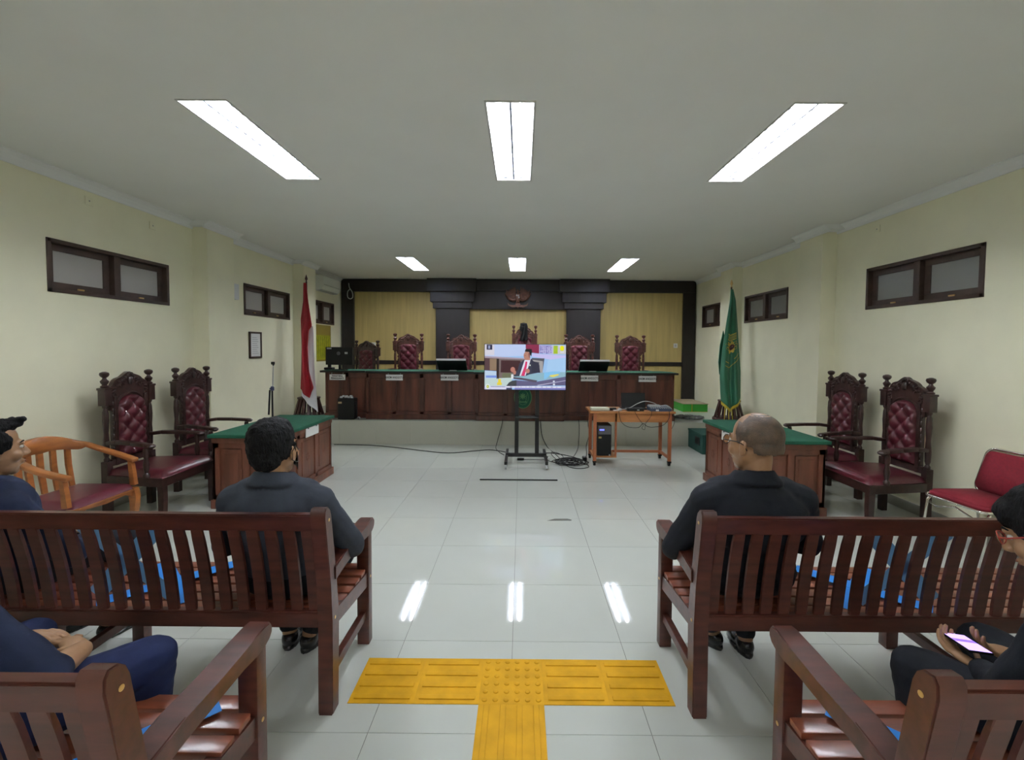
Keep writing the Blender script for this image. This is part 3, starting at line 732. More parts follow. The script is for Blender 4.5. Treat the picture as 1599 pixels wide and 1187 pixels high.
visitor_bench(-.822, -1, 1.922, 'long dark slatted bench on the left, farther row, with a seated man at each end', [-.93], True)
visitor_bench(.765, 1, 1.922, 'long dark slatted bench on the right, farther row, with the balding man at its end', [.93], True)
visitor_bench(-.865, -1, .965, 'nearest dark slatted bench at bottom left, cut off by the picture edge', [-.33], False)
visitor_bench(.872, 1, .968, 'nearest dark slatted bench at bottom right, cut off by the picture edge', [.35], False)

# ================================================================== TACTILE PAVING
tt = thing('tactile_paving', 'yellow T-shaped tactile paving stuck on the tiles in the aisle', 'tactile paving', (-.035, 2.14, 0))
def bar_tile(x, y, rot, name='tactile_tile'):
    b = MB(); b.box(-.15, .15, -.15, .15, 0, .003, .0008); o = b.build(name, M_YEL, tt); o.location = (x, y, 0); o.rotation_euler = (0, 0, rot)
    return o
def raised(b, cx, cy, lx, ly):
    h = .005; b.box(cx-lx/2, cx+lx/2, cy-ly/2, cy+ly/2, .002, .003+h, .003)
for k, x in enumerate((-.60, -.30, .30, .60)):
    o = bar_tile(x, 0, 0); b = MB()
    for j in range(4): raised(b, 0, -.1125+.075*j, .26, .026)
    r = b.build('guide_bar', M_YEL, o)
o = bar_tile(0, 0, 0); b = MB()
for i in range(6):
    for j in range(6): b.lathe([(.0125, 0), (.011, .003), (.007, .0045)], (-.125+.05*i, -.125+.05*j, .003), 12)
r = b.build('warning_dots', M_YEL, o, 40)
for k in range(9):
    o = bar_tile(0, -.30-.30*k, 0); b = MB()
    for j in range(4): raised(b, -.1125+.075*j, 0, .026, .29)
    b.build('guide_bar', M_YEL, o)

# ================================================================== TELEVISION ON STAND
ts = thing('tv_stand', 'black wheeled metal stand carrying the television', 'stand', (.075, 6.38, 0))
for x in (-.135, .135+.02):
    MB().box(x-.028, x+.028, -.02, .02, .12, 1.45, .004).build('post', M_BLACKM, ts)
MB().box(-.29, .29, -.025, .025, .075, .125, .004).build('base_bar', M_BLACKM, ts)
MB().box(-.15, .17, -.13, .06, .64, .655, .003).build('shelf', M_BLACKM, ts)
MB().box(-.2, .22, -.035, -.015, 1.2, 1.5, .004).build('mount_plate', M_BLACKM, ts)
for s in (-1, 1):
    MB().bar((s*.275, -.42, .085), (s*.275, .36, .085), .04, .045, .004).build('foot', M_BLACKM, ts)
    for yy in (-.41, .35):
        b = MB(); b.lathe([(.028, -.012), (.030, -.008), (.030, .008), (.028, .012)], (0, 0, 0), 14, Matrix.Translation((s*.275, yy, .031)) @ Matrix.Rotation(PI/2, 4, 'Y'))
        b.bar((s*.275-.018, yy, .03), (s*.275-.018, yy, .066), .003, .03); b.bar((s*.275+.018, yy, .03), (s*.275+.018, yy, .066), .003, .03)
        b.build('caster', M_GREY, ts, 40)
tv = thing('television', 'large flat television showing a man in suit and black cap speaking in court', 'television', (.055, 6.33, 1.03))
W, HH = 1.155, .652
MB().box(-W/2, W/2, 0, .018, 0, HH, .003).build('bezel', M_BLACK, tv)
MB().box(-W/2+.12, W/2-.12, .018, .05, .06, HH-.2, .01).build('back_housing', M_BLACK, tv)
# screen picture: flat coloured shapes of light; coordinates from 0..1268 x 0..710 of the visible picture
sw, sh = W-.014, HH-.016
def S_(p): return (-sw/2+sw*p[0]/1268, .010+sh*(1-p[1]/710))
def scr(name, col, polys, lay, e=.50):
    m = bpy.data.materials.new('screen_'+name); m.use_nodes = True; bs = m.node_tree.nodes['Principled BSDF']
    bs.inputs['Base Color'].default_value = (0, 0, 0, 1); bs.inputs['Emission Color'].default_value = (*col, 1); bs.inputs['Emission Strength'].default_value = e; bs.inputs['Roughness'].default_value = .3
    b = MB()
    for pl in polys:
        vs = [b.bm.verts.new(Vector((S_(p)[0], -.0006-lay*.00025, S_(p)[1]))) for p in pl]; b.bm.faces.new(vs)
    bmesh.ops.triangulate(b.bm, faces=b.bm.faces[:])
    for f in b.bm.faces:
        f.normal_update()
        if f.normal.y > 0: f.normal_flip()
    return b.build('screen_image' if lay else 'screen', m, tv, fix=False)
rc = lambda a, b, c, d: [(a, b), (c, b), (c, d), (a, d)]
def ov(cx, cy, rx, ry, n=20): return [(cx+rx*math.cos(2*PI*k/n), cy+ry*math.sin(2*PI*k/n)) for k in range(n)]
scr('base', (.36, .60, .95), [rc(0, 0, 1268, 710)], 0)
scr('wall', (.55, .66, .96), [[(0, 0), (660, 0), (660, 180), (0, 200)]], 1)
scr('haze', (.62, .58, .95), [[(740, 140), (1268, 170), (1268, 280), (1000, 230), (740, 190)]], 1)
scr('door', (.72, .70, .80), [rc(0, 0, 150, 170)], 2)
scr('grey', (.02, .02, .06), [rc(30, 5, 118, 85)], 3)
scr('person0', (.35, .4, .6), [rc(55, 20, 85, 70)], 4)
scr('maroon', (.28, .025, .08), [[(640, 0), (850, 0), (850, 140), (740, 130), (640, 60)]], 2)
scr('pattern', (.52, .50, .80), [[(850, 5), (1060, 10), (1060, 150), (850, 135)]], 2)
rr_ = random.Random(5)
scr('scribble', (.22, .20, .52), [rc(x, y, x+12+rr_.random()*20, y+8+rr_.random()*16) for x in range(860, 1040, 32) for y in range(15, 120, 26)], 3)
scr('curt', (.62, .62, .66), [rc(1060, 10, 1268, 150)], 2)
scr('lime', (.42, .60, .03), [rc(1075, 15, 1140, 142)], 3)
scr('yellow', (.88, .86, .02), [rc(1182, 20, 1232, 95), ov(1207, 55, 32, 38)], 4)
scr('lightshelf', (.42, .34, .42), [[(0, 185), (640, 215), (640, 235), (0, 215)]], 3)
scr('brownA', (.10, .05, .06), [[(0, 215), (200, 220), (200, 420), (0, 410)]], 2)
scr('tan', (.30, .20, .13), [rc(80, 225, 195, 410)], 3)
scr('frame', (.20, .15, .15), [[(200, 220), (640, 235), (640, 540), (200, 540)]], 2)
scr('dark', (.055, .012, .02), [[(255, 250), (560, 255), (560, 445), (250, 440)]], 3)
scr('column', (.035, .02, .02), [rc(185, 225, 225, 545)], 4)
scr('floorL', (.55, .70, .88), [[(0, 415), (190, 430), (190, 545), (0, 545)]], 3)
scr('blueband', (.20, .32, .80), [rc(20, 490, 190, 525)], 4)
scr('floor2', (.58, .72, .70), [[(0, 545), (430, 520), (430, 655), (0, 655)]], 4)
scr('floor3', (.16, .17, .10), [[(280, 450), (430, 450), (430, 525), (270, 525)]], 4)
scr('yel2', (.92, .72, .05), [rc(212, 545, 255, 600), rc(195, 600, 268, 640)], 5)
scr('chair', (.10, .10, .13), [[(735, 210), (900, 215), (935, 215), (910, 235), (915, 270), (905, 440), (735, 450)]], 4)
scr('chairlt', (.42, .40, .40), [[(750, 240), (905, 260), (905, 280), (750, 262)], [(850, 280), (912, 262), (908, 440), (870, 445)]], 5)
scr('desk', (.30, .52, .62), [[(430, 505), (990, 430), (1268, 430), (1268, 505), (800, 575)]], 5)
scr('sky', (.42, .66, .96), [[(990, 240), (1268, 200), (1268, 440), (960, 440)]], 2)
scr('deskfront', (.13, .12, .24), [[(480, 560), (800, 585), (1268, 500), (1268, 640), (480, 655)]], 6)
scr('deskedge', (.10, .08, .12), [[(430, 515), (560, 520), (830, 565), (800, 595), (600, 560), (440, 540)]], 7)
scr('line', (.70, .68, .92), [[(820, 638), (1268, 560), (1268, 566), (840, 645)]], 8)
scr('jacket', (.045, .048, .085), [[(620, 235), (730, 225), (800, 300), (860, 330), (850, 440), (700, 470), (640, 495), (520, 500), (470, 505), (455, 465), (520, 400), (540, 300)]], 6)
scr('jacket2', (.03, .03, .06), [[(740, 260), (840, 290), (870, 440), (730, 440)]], 7)
scr('shirt', (.80, .82, .95), [[(625, 240), (720, 225), (700, 300), (640, 490), (545, 495), (600, 330)]], 8)
scr('tie', (.75, .03, .16), [[(640, 265), (668, 270), (660, 340), (625, 495), (570, 490), (625, 340)]], 9)
scr('pin', (.75, .8, .7), [ov(708, 325, 12, 12)], 9)
scr('face', (.52, .25, .19), [ov(660, 175, 52, 68), rc(625, 200, 710, 245)], 9)
scr('faceshade', (.28, .10, .09), [[(680, 130), (712, 140), (705, 215), (690, 200)], rc(622, 168, 645, 176)], 10)
scr('cap', (.012, .010, .014), [[(640, 68), (735, 72), (742, 130), (700, 118), (625, 112)], [(690, 110), (738, 120), (728, 185), (712, 165)]], 11)
scr('hands', (.52, .22, .17), [ov(440, 395, 36, 42), ov(470, 440, 22, 34), ov(672, 415, 34, 36)], 10)
scr('legs', (.05, .055, .07), [[(430, 570), (500, 560), (500, 655), (340, 655), (380, 600)]], 9)
scr('cuff', (.8, .85, .9), [rc(415, 470, 450, 540)], 9)
scr('paper', (.85, .75, .15), [[(1020, 480), (1150, 460), (1165, 475), (1080, 510), (1020, 500)]], 9)
scr('cyan', (.25, .60, .95), [[(930, 440), (1060, 420), (1180, 420), (1180, 445), (1010, 490), (960, 540), (930, 540)]], 7)
scr('band', (.62, .62, .88), [rc(0, 655, 340, 710), rc(340, 655, 1268, 682)], 10)
scr('band2', (.22, .22, .55), [rc(470, 682, 1268, 710)], 10)
scr('bandw', (.9, .9, .97), [rc(90, 680, 340, 692)], 11)
scr('bandd', (.05, .05, .12), [rc(340, 682, 430, 710)]+[rc(x, 664, x+10, 672) for x in (400, 420, 520, 700, 790, 900, 1040, 1060)]+[rc(100+k*16, 662, 109+k*16, 672) for k in range(14)], 12)
scr('ticker', (.95, .95, 1), [rc(340+k*80, 660, 340+k*80+62, 676) for k in range(11)], 11)
scr('logoW', (.9, .92, .9), [ov(50, 665, 36, 40)], 12)
scr('logoG', (.35, .5, .1), [ov(50, 665, 22, 26)], 13)
scr('logoY', (.85, .8, .2), [ov(50, 665, 12, 14)], 14)
scr('wm', (.8, .85, .95), [rc(1070, 565, 1098, 590), rc(1072, 610, 1102, 640), rc(1180, 110, 1236, 122)], 12)

# ================================================================== ROLLING TABLE
rt = thing('rolling_table', 'orange wooden rolling computer table at the right of the television', 'table', (1.53, 6.38, 0))
MB().box(-.575, .60, -.22, .28, .735, .765, .004).build('table_top', M_TABLE, rt)
MB().box(-.50, .54, -.185, -.165, .61, .735, .002).build('apron', M_TABLE, rt)
MB().box(-.50, .54, .22, .24, .63, .735, .002).build('apron', M_TABLER, rt)
for x in (-.505, .53):
    for y in (-.185, .235):
        MB().box(x-.022, x+.022, y-.02, y+.02, .065, .735, .003).build('leg', M_TABLER, rt)
        b = MB(); b.bar((x, y, .07), (x, y, .045), .05, .05, .003); b.lathe([(.026, -.016), (.029, -.012), (.029, .012), (.026, .016)], (0, 0, 0), 12, Matrix.Translation((x, y+.01, .029)) @ Matrix.Rotation(PI/2, 4, 'Y')); b.build('caster', M_BLACK, rt, 40)
    MB().box(x-.015, x+.015, -.17, .22, .095, .13, .002).build('side_stretcher', M_TABLER, rt)
MB().box(-.50, .53, .215, .24, .095, .13, .002).build('rear_stretcher', M_TABLER, rt)
MB().box(-.52, -.20, -.19, .20, .115, .135, .002).build('computer_shelf', M_TABLE, rt)
MB().box(-.225, -.20, -.185, -.155, .13, .735, .002).build('shelf_post', M_TABLER, rt)
t = thing('desktop_tower', 'black computer tower with blue light on the shelf of the orange table', 'computer', (1.165, 6.36, .135))
MB().box(-.10, .095, -.15, .19, 0, .43, .008).build('case', M_BLACK, t)
MB().box(-.09, .085, -.156, -.15, .30, .42, .003).build('drive_bay', M_DGREY, t)
MB().box(-.07, -.01, -.159, -.155, .355, .375).build('power_light', mat('blue_led', (.10, .12, 1), .3, emit=1.6), t)
MB().box(-.085, -.045, -.159, -.155, .245, .27, .001, ).build('sticker', mat('gold_sticker', (.5, .38, .14), .4), t)
MB().box(.06, .08, -.158, -.15, .0, .02).build('badge', M_GREY, t)
t = thing('laptop', 'open black laptop on the orange table seen from behind its lid', 'laptop', (1.61, 6.44, .766))
MB().box(-.17, .17, -.10, .13, 0, .018, .004).build('base', M_BLACK, t)
MB().box(-.172, .172, -.006, .004, 0, .215, .003, Matrix.Translation((0, -.02, .016)) @ Matrix.Rotation(R(-12), 4, 'X')).build('lid', M_BLACK, t)
t = thing('white_device', 'flat cream-white box lying at the left of the orange table', 'device', (1.10, 6.25, .766))
MB().box(-.125, .125, -.05, .10, 0, .038, .006).build('case', mat('cream_plastic', (.66, .66, .50), .5), t)
t = thing('power_adapter', 'small black adapter with white label beside the cream box', 'adapter', (1.285, 6.27, .766))
MB().box(-.045, .045, -.03, .03, 0, .035, .006).build('case', M_BLACK, t)
MB().box(-.02, .06, -.075, -.04, 0, .012, .003, Matrix.Rotation(.3, 4, 'Z')).build('plug', M_WHITE, t)
t = thing('mouse', 'grey computer mouse on the orange table beside the laptop', 'mouse', (1.385, 6.28, .766))
b = MB(); b.ell((0, 0, .006), (.032, .055, .022)); b.build('shell', M_GREY, t, 'all')
t = thing('network_box', 'black flat set-top box with white label on the orange table', 'device', (1.585, 6.25, .766))
MB().box(-.115, .115, -.06, .08, 0, .036, .004).build('case', M_BLACK, t); MB().box(.02, .05, -.0615, -.06, .01, .02).build('label_strip', M_WHITE, t)
t = thing('audio_mixer', 'small grey-blue mixing console full of knobs on the orange table', 'mixer', (1.93, 6.27, .766))
b = MB(); b.prism([(-.09, 0), (.10, 0), (.10, .06), (-.07, .035), (-.09, .03)], -.145, .145, 'x'); b.build('case', mat('mixer_blue', (.04, .06, .11), .45), t)
b = MB(); rr_ = random.Random(2)
for i in range(9):
    for j in range(4): b.lathe([(.006, 0), (.005, .012)], (-.12+.03*i, -.055+.04*j, .036+.0055*j), 8)
b.build('knobs', M_GREY, t)['kind'] = 'stuff'
MB().box(-.14, .02, .0, .08, .05, .075, .004).build('patch_panel', M_GREY, t)
MB().box(-.07, -.03, -.0925, -.089, .005, .025).build('label_strip', M_WHITE, t)
def cable(name, pts, r, m, label, sub=6, wob=0):
    P_ = [Vector(p) for p in pts]; out = []
    for i in range(len(P_)-1):
        p0, p1, p2, p3 = P_[max(i-1, 0)], P_[i], P_[i+1], P_[min(i+2, len(P_)-1)]
        for k in range(sub):
            t_ = k/sub; out.append(.5*((2*p1)+(-p0+p2)*t_+(2*p0-5*p1+4*p2-p3)*t_*t_+(-p0+3*p1-3*p2+p3)*t_**3))
    out.append(P_[-1])
    o = MB().tube(out, r, 6).build(name, m, None, 'all'); tag(o, label, 'cable'); return o
cable('white_cable', [(1.38, 6.27, .775), (1.50, 6.24, .80), (1.62, 6.22, .87), (1.72, 6.22, .90), (1.83, 6.22, .88), (1.92, 6.22, .84), (2.02, 6.23, .845), (2.09, 6.24, .80), (2.12, 6.28, .775)], .005, M_GREY, 'grey cable arching over the devices on the orange table')
b_ = [(1.34, 6.14, .775), (1.345, 6.135, .73), (1.38, 6.15, .62), (1.48, 6.16, .55), (1.62, 6.16, .545), (1.68, 6.16, .60), (1.74, 6.16, .56), (1.82, 6.16, .55), (1.96, 6.16, .58), (2.03, 6.14, .68), (2.03, 6.135, .775)]
cable('black_cable', b_, .004, M_BLACK, 'black cable drooping in two swags in front of the orange table')
cable('black_cable', [(1.56, 6.14, .775), (1.57, 6.135, .74), (1.62, 6.14, .66), (1.68, 6.145, .58), (1.66, 6.145, .54), (1.70, 6.145, .52), (1.71, 6.14, .60), (1.78, 6.14, .70), (1.79, 6.135, .775)], .003, M_BLACK, 'thin black cable knotted in front of the middle of the orange table')
cable('black_cable', [(2.135, 6.30, .77), (2.15, 6.3, .72), (2.16, 6.3, .6), (2.13, 6.32, .50)], .004, M_BLACK, 'short black cable hanging off the right end of the orange table')

# ================================================================== CABLES ON THE FLOOR
cable('floor_cable', [(-3.1, 7.40, .006), (-2.5, 7.36, .006), (-2.0, 7.2, .006), (-1.5, 6.98, .006), (-1.1, 6.86, .006), (-.7, 7.02, .006), (-.45, 7.08, .006), (-.1, 6.85, .006), (.15, 6.80, .006), (.45, 6.9, .006), (.75, 6.7, .006), (.97, 6.35, .006)], .006, M_BLACK, 'long thin black cable running across the floor in front of the stage')
cable('hanging_cable', [(-.31, 7.47, .44), (-.31, 7.46, .38), (-.36, 7.44, .18), (-.40, 7.38, .03), (-.40, 7.2, .006), (-.32, 6.9, .006), (-.25, 6.75, .006)], .005, M_BLACK, 'black cable hanging from the stage edge left of the television stand')
cable('hanging_cable', [(.30, 7.47, .44), (.29, 7.455, .36), (.28, 7.44, .12), (.28, 7.35, .006), (.30, 7.0, .006), (.34, 6.7, .006), (.40, 6.5, .006)], .004, M_DGREY, 'thin dark cable hanging just right of the television stand')
cable('hanging_cable', [(.33, 7.47, .44), (.33, 7.455, .36), (.36, 7.44, .15), (.44, 7.30, .006), (.52, 6.9, .006), (.60, 6.5, .006), (.75, 6.3, .006)], .006, M_BLACK, 'thicker black cable curving from the stage edge to the cable coil')
cable('hanging_cable', [(.96, 7.47, .44), (.97, 7.455, .36), (.97, 7.44, .2), (.94, 7.3, .03), (.85, 6.9, .006), (.75, 6.55, .006), (.7, 6.35, .006)], .005, M_BLACK, 'black cable dropping from stage edge near the orange table')
cable('hanging_cable', [(1.12, 7.47, .44), (1.12, 7.455, .36), (1.10, 7.2, .25), (1.0, 6.8, .16), (.97, 6.6, .14), (.96, 6.5, .10), (.94, 6.45, .02)], .005, M_BLACK, 'black cable slanting behind the left leg of the orange table')
rr_ = random.Random(11); coil = []
for k in range(150):
    a = k*.42; rad = .12+.05*math.sin(k*.13)+.02*rr_.random()
    coil.append((.70+1.25*rad*math.cos(a)+.05*math.sin(k*.05), 6.30+rad*math.sin(a)*1.15, .008+.02*abs(math.sin(k*.37))+.0001*k))
tag(MB().tube(coil, .0055, 5).build('cable_coil', M_BLACK, None, 'all'), 'tangled heap of black cable on the floor left of the orange table', 'cable')
cable('floor_cable', [(.80, 6.35, .006), (.92, 6.25, .006), (.93, 6.1, .006), (.82, 6.02, .006), (.70, 6.05, .006), (.62, 6.2, .006), (.52, 6.5, .01), (.46, 6.75, .03), (.50, 6.95, .01), (.60, 6.85, .006), (.63, 6.6, .006), (.5, 6.35, .006), (.38, 6.45, .006)], .005, M_BLACK, 'loose loops of black cable around the tangled heap')
t = thing('power_plug', 'black plug and socket lying on the floor by the stand foot', 'plug', (.0, 6.48, 0)); MB().box(-.05, .05, -.02, .02, 0, .03, .008).build('body', M_BLACK, t); b = MB(); b.tube([(.05, 0, .01), (.15, .02, .006), (.3, .0, .006), (.40, .05, .006)], .004, 6); b.build('cord', M_BLACK, t, 'all')
t = thing('power_strip', 'black multi-socket block by the left wheel of the orange table', 'power strip', (.93, 6.50, 0)); MB().box(-.03, .03, -.05, .05, 0, .05, .008).build('body', M_BLACK, t); MB().box(-.015, .015, -.035, .035, .05, .056, .003).build('socket', M_DGREY, t)
t = thing('plug_adapter', 'white plug adapter on the floor right of the television stand', 'plug', (.40, 6.52, 0)); MB().box(-.03, .03, -.02, .02, 0, .03, .006).build('body', M_WHITE, t); MB().box(-.02, .0, -.01, .01, .03, .045, .002).build('pin_block', M_BLACK, t)
o = MB().bar((-.50, 5.47, .008), (.455, 5.47, .008), .016, .014, .003).build('floor_rod', M_BLACK, None); tag(o, 'thin black rod lying across the floor in front of the television', 'rod')
b = MB(); pts = [(.255, 4.185), (.33, 4.235), (.45, 4.238), (.49, 4.21), (.48, 4.19), (.36, 4.188)]
o = b.prism(pts, .0003, .0018, 'z').build('floor_stain', mat('stain', (.13, .13, .11), .6), fl)

# ================================================================== FLAGS
def interp(tab, z):
    for (z0, a0), (z1, a1) in zip(tab, tab[1:]):
        if z <= z0 and z >= z1: return a0+(a1-a0)*(z0-z)/(z0-z1)
    return tab[0][1] if z > tab[0][0] else tab[-1][1]
def cloth(b, ztop, left, right, bottom, yoff, folds, amp, ph=0, nx=48, nz=60, thick=.008):
    """hanging folded cloth: left/right are tables z->x, bottom is f(x01)->z"""
    def P(u, v, off):
        zb = bottom(u); z = ztop+(zb-ztop)*v
        x0, x1 = interp(left, z), interp(right, z)
        k = min(1, .12+v*1.1)
        y = yoff -.24*v**3 - amp*k*(.5+.5*math.cos(2*PI*folds*u+ph+.6*math.sin(v*3)))-.02*k*math.sin(PI*u)+off
        x = x0+(x1-x0)*(u+.018*math.sin(2*PI*folds*u*1+ph))
        return (x*(1-.030*v**3), y, z)
    F = b.grid(nx, nz, lambda u, v: P(u, v, 0)); B = b.grid(nx, nz, lambda u, v: P(u, v, thick), True)
    for j in range(nz):
        for i in (0, nx):
            b.bm.faces.new((F[j][i], F[j+1][i], B[j+1][i], B[j][i]))
    for i in range(nx):
        b.bm.faces.new((F[nz][i], F[nz][i+1], B[nz][i+1], B[nz][i])); b.bm.faces.new((F[0][i], F[0][i+1], B[0][i+1], B[0][i]))
    return P
def flag_stand(x, y, label):
    t = thing('flag_base', label, 'flag stand', (x, y, STAGE_Z))
    MB().lathe([(.27, 0), (.27, .03), (.25, .045), (.05, .045)], (0, 0, 0), 24).build('base_disc', M_MAROON, t, 40)
    sl = None
    for k in range(16):
        a = 2*PI*k/16
        o = MB().bar((.235*math.cos(a), .235*math.sin(a), .045), (.16*math.cos(a), .16*math.sin(a), .33), .045, .014, .002, (math.cos(a), math.sin(a), 0)).build('stand_slat', M_MAROON, t)
    MB().lathe([(.05, .32), (.185, .32), (.185, .345), (.05, .345)], (0, 0, 0), 24).build('top_ring', M_MAROON, t, 40)
def spear(b, x, y, z): b.lathe([(.006, 0), (.018, .01), (.008, .025), (.010, .035), (.024, .065), (.014, .10), (.001, .14)], (x, y, z), 10)
# green court flag
FX, FY = 3.615, 7.82
flag_stand(FX+.01, FY, 'dark slatted flag stand under the green flag on the right of the stage')
gf = thing('green_flag', 'green satin court flag with yellow emblem and fringe hanging on a pole at right', 'flag', (0, 0, 0))
b = MB(); b.tube([(FX, FY, STAGE_Z+.03), (FX, FY, 2.70)], .014, 10); b.build('pole', M_MAROON, gf, 40)
b = MB(); spear(b, FX, FY, 2.69); b.build('finial', M_BRASS, gf, 60)
lt = [(2.66, 3.60), (2.46, 3.588), (2.08, 3.535), (1.6, 3.475), (1.16, 3.443), (.9, 3.46), (.6, 3.49)]
rt_ = [(2.66, 3.64), (2.46, 3.69), (2.08, 3.725), (1.6, 3.765), (1.25, 3.80), (.8, 3.81), (.6, 3.81)]
bot = lambda u: .62+.14*abs(u-.38)/.38 if u < .38 else .62+.17*(u-.38)/.62
b = MB(); GP = cloth(b, 2.66, lt, rt_, bot, FY-.015, 2.0, .055, PI, 60, 60); b.build('cloth', M_FGREEN, gf, 'all')
b = MB()
b2 = [(3.45, 1.20), (3.43, 1.4), (3.45, 1.7), (3.50, 1.95), (3.56, 1.7), (3.56, 1.2), (3.50, 1.12)]
b.prism(b2, FY+.01, FY+.03, 'y'); b.build('back_fold', M_FGREEN, gf)
b = MB(); n = 60
for k in range(n):
    u = k/n; u2 = (k+1)/n; p = Vector(GP(u, 1, .004)); q = Vector(GP(u2, 1, .004)); dl = .045+.008*(k % 3)
    b.bm.faces.new([b.bm.verts.new(v) for v in (p, q, q-Vector((0, 0, dl)), p-Vector((0, 0, dl)))])
o = b.build('fringe', M_FYEL, gf, fix=False)
b = MB(); 
for dx in (-.06, .0, .05): b.tube([(FX-.12+dx, FY-.27, .66), (FX-.125+dx*1.2, FY-.29, .50), (FX-.12+dx*1.3, FY-.29, .42)], .006, 5)
b.build('tassel', M_FYEL, gf)
# emblem follows the cloth
def on_cloth(u, v, up=.004): p = Vector(GP(u, v, 0)); return p-Vector((0, up, 0))
def vz(z): return (2.66-z)/(2.66-.65)
b = MB(); cu, cz = .50, 1.66; n = 54
def ER(r_, a): # emblem radius in metres -> cloth point
    z = cz+r_*math.sin(a); v = vz(z); w_ = interp(rt_, z)-interp(lt, z); return on_cloth(cu+r_*math.cos(a)/w_, v)
outer = []; inner = []
for k in range(n):
    a = 2*PI*k/n; outer.append(b.bm.verts.new(ER(.105 if (k % 6) < 3 else .082, a))); inner.append(b.bm.verts.new(ER(.048, a)))
for k in range(n): b.bm.faces.new((outer[k], outer[(k+1) % n], inner[(k+1) % n], inner[k]))
for (za, zb, bow) in ((1.885, 1.865, .0), (1.79, 1.775, .0)):
    for k in range(14):
        u0, u1 = .22+.6*k/14, .22+.6*(k+1)/14
        b.bm.faces.new([b.bm.verts.new(on_cloth(*q)) for q in ((u0, vz(za)), (u1, vz(za)), (u1, vz(zb)), (u0, vz(zb)))])
for k in range(9):
    u0 = .25+.6*k/9; b.bm.faces.new([b.bm.verts.new(on_cloth(*q)) for q in ((u0, vz(1.855)), (u0+.03, vz(1.855)), (u0+.03, vz(1.80)), (u0, vz(1.80)))])
for off in (0, -.075):
    for k in range(16):
        f0, f1 = k/16, (k+1)/16; zz = lambda f: 1.40+off+.10*f**1.6; u_ = lambda f: .18+.74*f
        if off == 0 and 3 < k < 10: continue
        b.bm.faces.new([b.bm.verts.new(on_cloth(*q)) for q in ((u_(f0), vz(zz(f0))), (u_(f1), vz(zz(f1))), (u_(f1), vz(zz(f1)-.014)), (u_(f0), vz(zz(f0)-.014)))])
b.build('emblem', M_GOLD, gf, fix=False)
b = MB(); c_ = [b.bm.verts.new(ER(.048, 2*PI*k/24)) for k in range(24)]; b.bm.faces.new(c_); b.build('emblem_disc', mat('emblem_dark_red', (.06, .01, .012), .6), gf, fix=False)
b = MB(); 
for dx in (-.016, .014): b.bm.faces.new([b.bm.verts.new(ER(abs(dx)+.001, (0 if dx > 0 else PI)+q) - Vector((0, .003, 0))+Vector((.008*math.cos(2*PI*j/8), 0, .012*math.sin(2*PI*j/8)))) for j, q in enumerate([0]*8)])
b.build('emblem_mark', M_FWHITE, gf, fix=False)
# red and white flag
LX, LY = -3.725, 7.82
flag_stand(LX+.02, LY, 'dark slatted flag stand under the red and white flag on the left of the stage')
rf = thing('national_flag', 'red and white flag hanging in folds on a pole at the left of the stage', 'flag', (0, 0, 0))
b = MB(); b.tube([(LX, LY, STAGE_Z+.03), (LX, LY, 2.74)], .014, 10); b.build('pole', M_MAROON, rf, 40)
b = MB(); spear(b, LX, LY, 2.73); b.build('finial', M_MAROON, rf, 60)
lt2 = [(2.72, -3.745), (2.4, -3.755), (2.1, -3.80), (1.6, -3.79), (1.2, -3.80), (.8, -3.82), (.5, -3.81)]
rt2 = [(2.72, -3.70), (2.4, -3.665), (2.08, -3.62), (1.85, -3.60), (1.6, -3.60), (1.2, -3.585), (.8, -3.555), (.5, -3.53)]
b = MB(); cloth(b, 1.98, lt2, rt2, lambda u: .80-.28*u**.9 if u > .02 else .80, LY-.015, 1.5, .03, 1.0); b.build('white_half', M_FWHITE, rf, 'all')
rl2 = [(2.72, -3.70), (2.4, -3.665), (2.08, -3.615), (1.98, -3.60), (1.90, -3.655), (1.6, -3.675), (1.2, -3.645), (.95, -3.575), (.75, -3.59), (.5, -3.60)]
b = MB(); cloth(b, 2.72, [(z, x-.006) for z, x in lt2], rl2, lambda u: .92-.16*(u/.7) if u < .7 else .76+.16*(u-.7)/.3, LY-.055, 1.6, .05, 2.2); b.build('red_half', M_FRED, rf, 'all')

# ================================================================== STAGE CLUTTER
t = thing('computer_monitor', 'black desktop monitor seen from behind at the left end of the judges bench', 'monitor', (-3.18, 7.86, 1.22))
MB().box(-.235, .235, -.02, .015, .09, .40, .005).build('screen_housing', M_BLACK, t); MB().box(-.02, .02, .0, .02, .01, .2, .003).build('stand_neck', M_BLACK, t); MB().box(-.11, .11, -.05, .10, 0, .012, .004).build('stand_base', M_BLACK, t)
MB().box(-.21, -.13, -.0225, -.02, .365, .39).build('sticker', M_GREY, t); MB().box(.10, .15, -.0225, -.02, .28, .315).build('sticker', M_GREY, t)
b = MB(); b.lathe([(.035, 0), (.03, .003)], (0, 0, 0), 18, Matrix.Translation((-.01, -.019, .29)) @ Matrix.Rotation(PI/2, 4, 'X')); b.build('logo_disc', M_DGREY, t)
def aio(x, y, label):
    t = thing('computer_screen', label, 'monitor', (x, y, 1.22)); T = Matrix.Translation((0, 0, .02)) @ Matrix.Rotation(R(52), 4, 'X')
    MB().box(-.25, .25, -.02, .01, 0, .30, .006, T).build('screen_housing', M_BLACK, t)
    MB().box(-.25, .25, -.024, .012, .292, .306, .002, T).build('silver_edge', M_GREY, t)
    MB().bar((.0, .0, .02), (.0, -.035, .10), .05, .02, .003).build('stand_neck', M_WHITE, t); MB().box(-.06, .06, -.04, .10, 0, .012, .004).build('stand_base', M_WHITE, t)
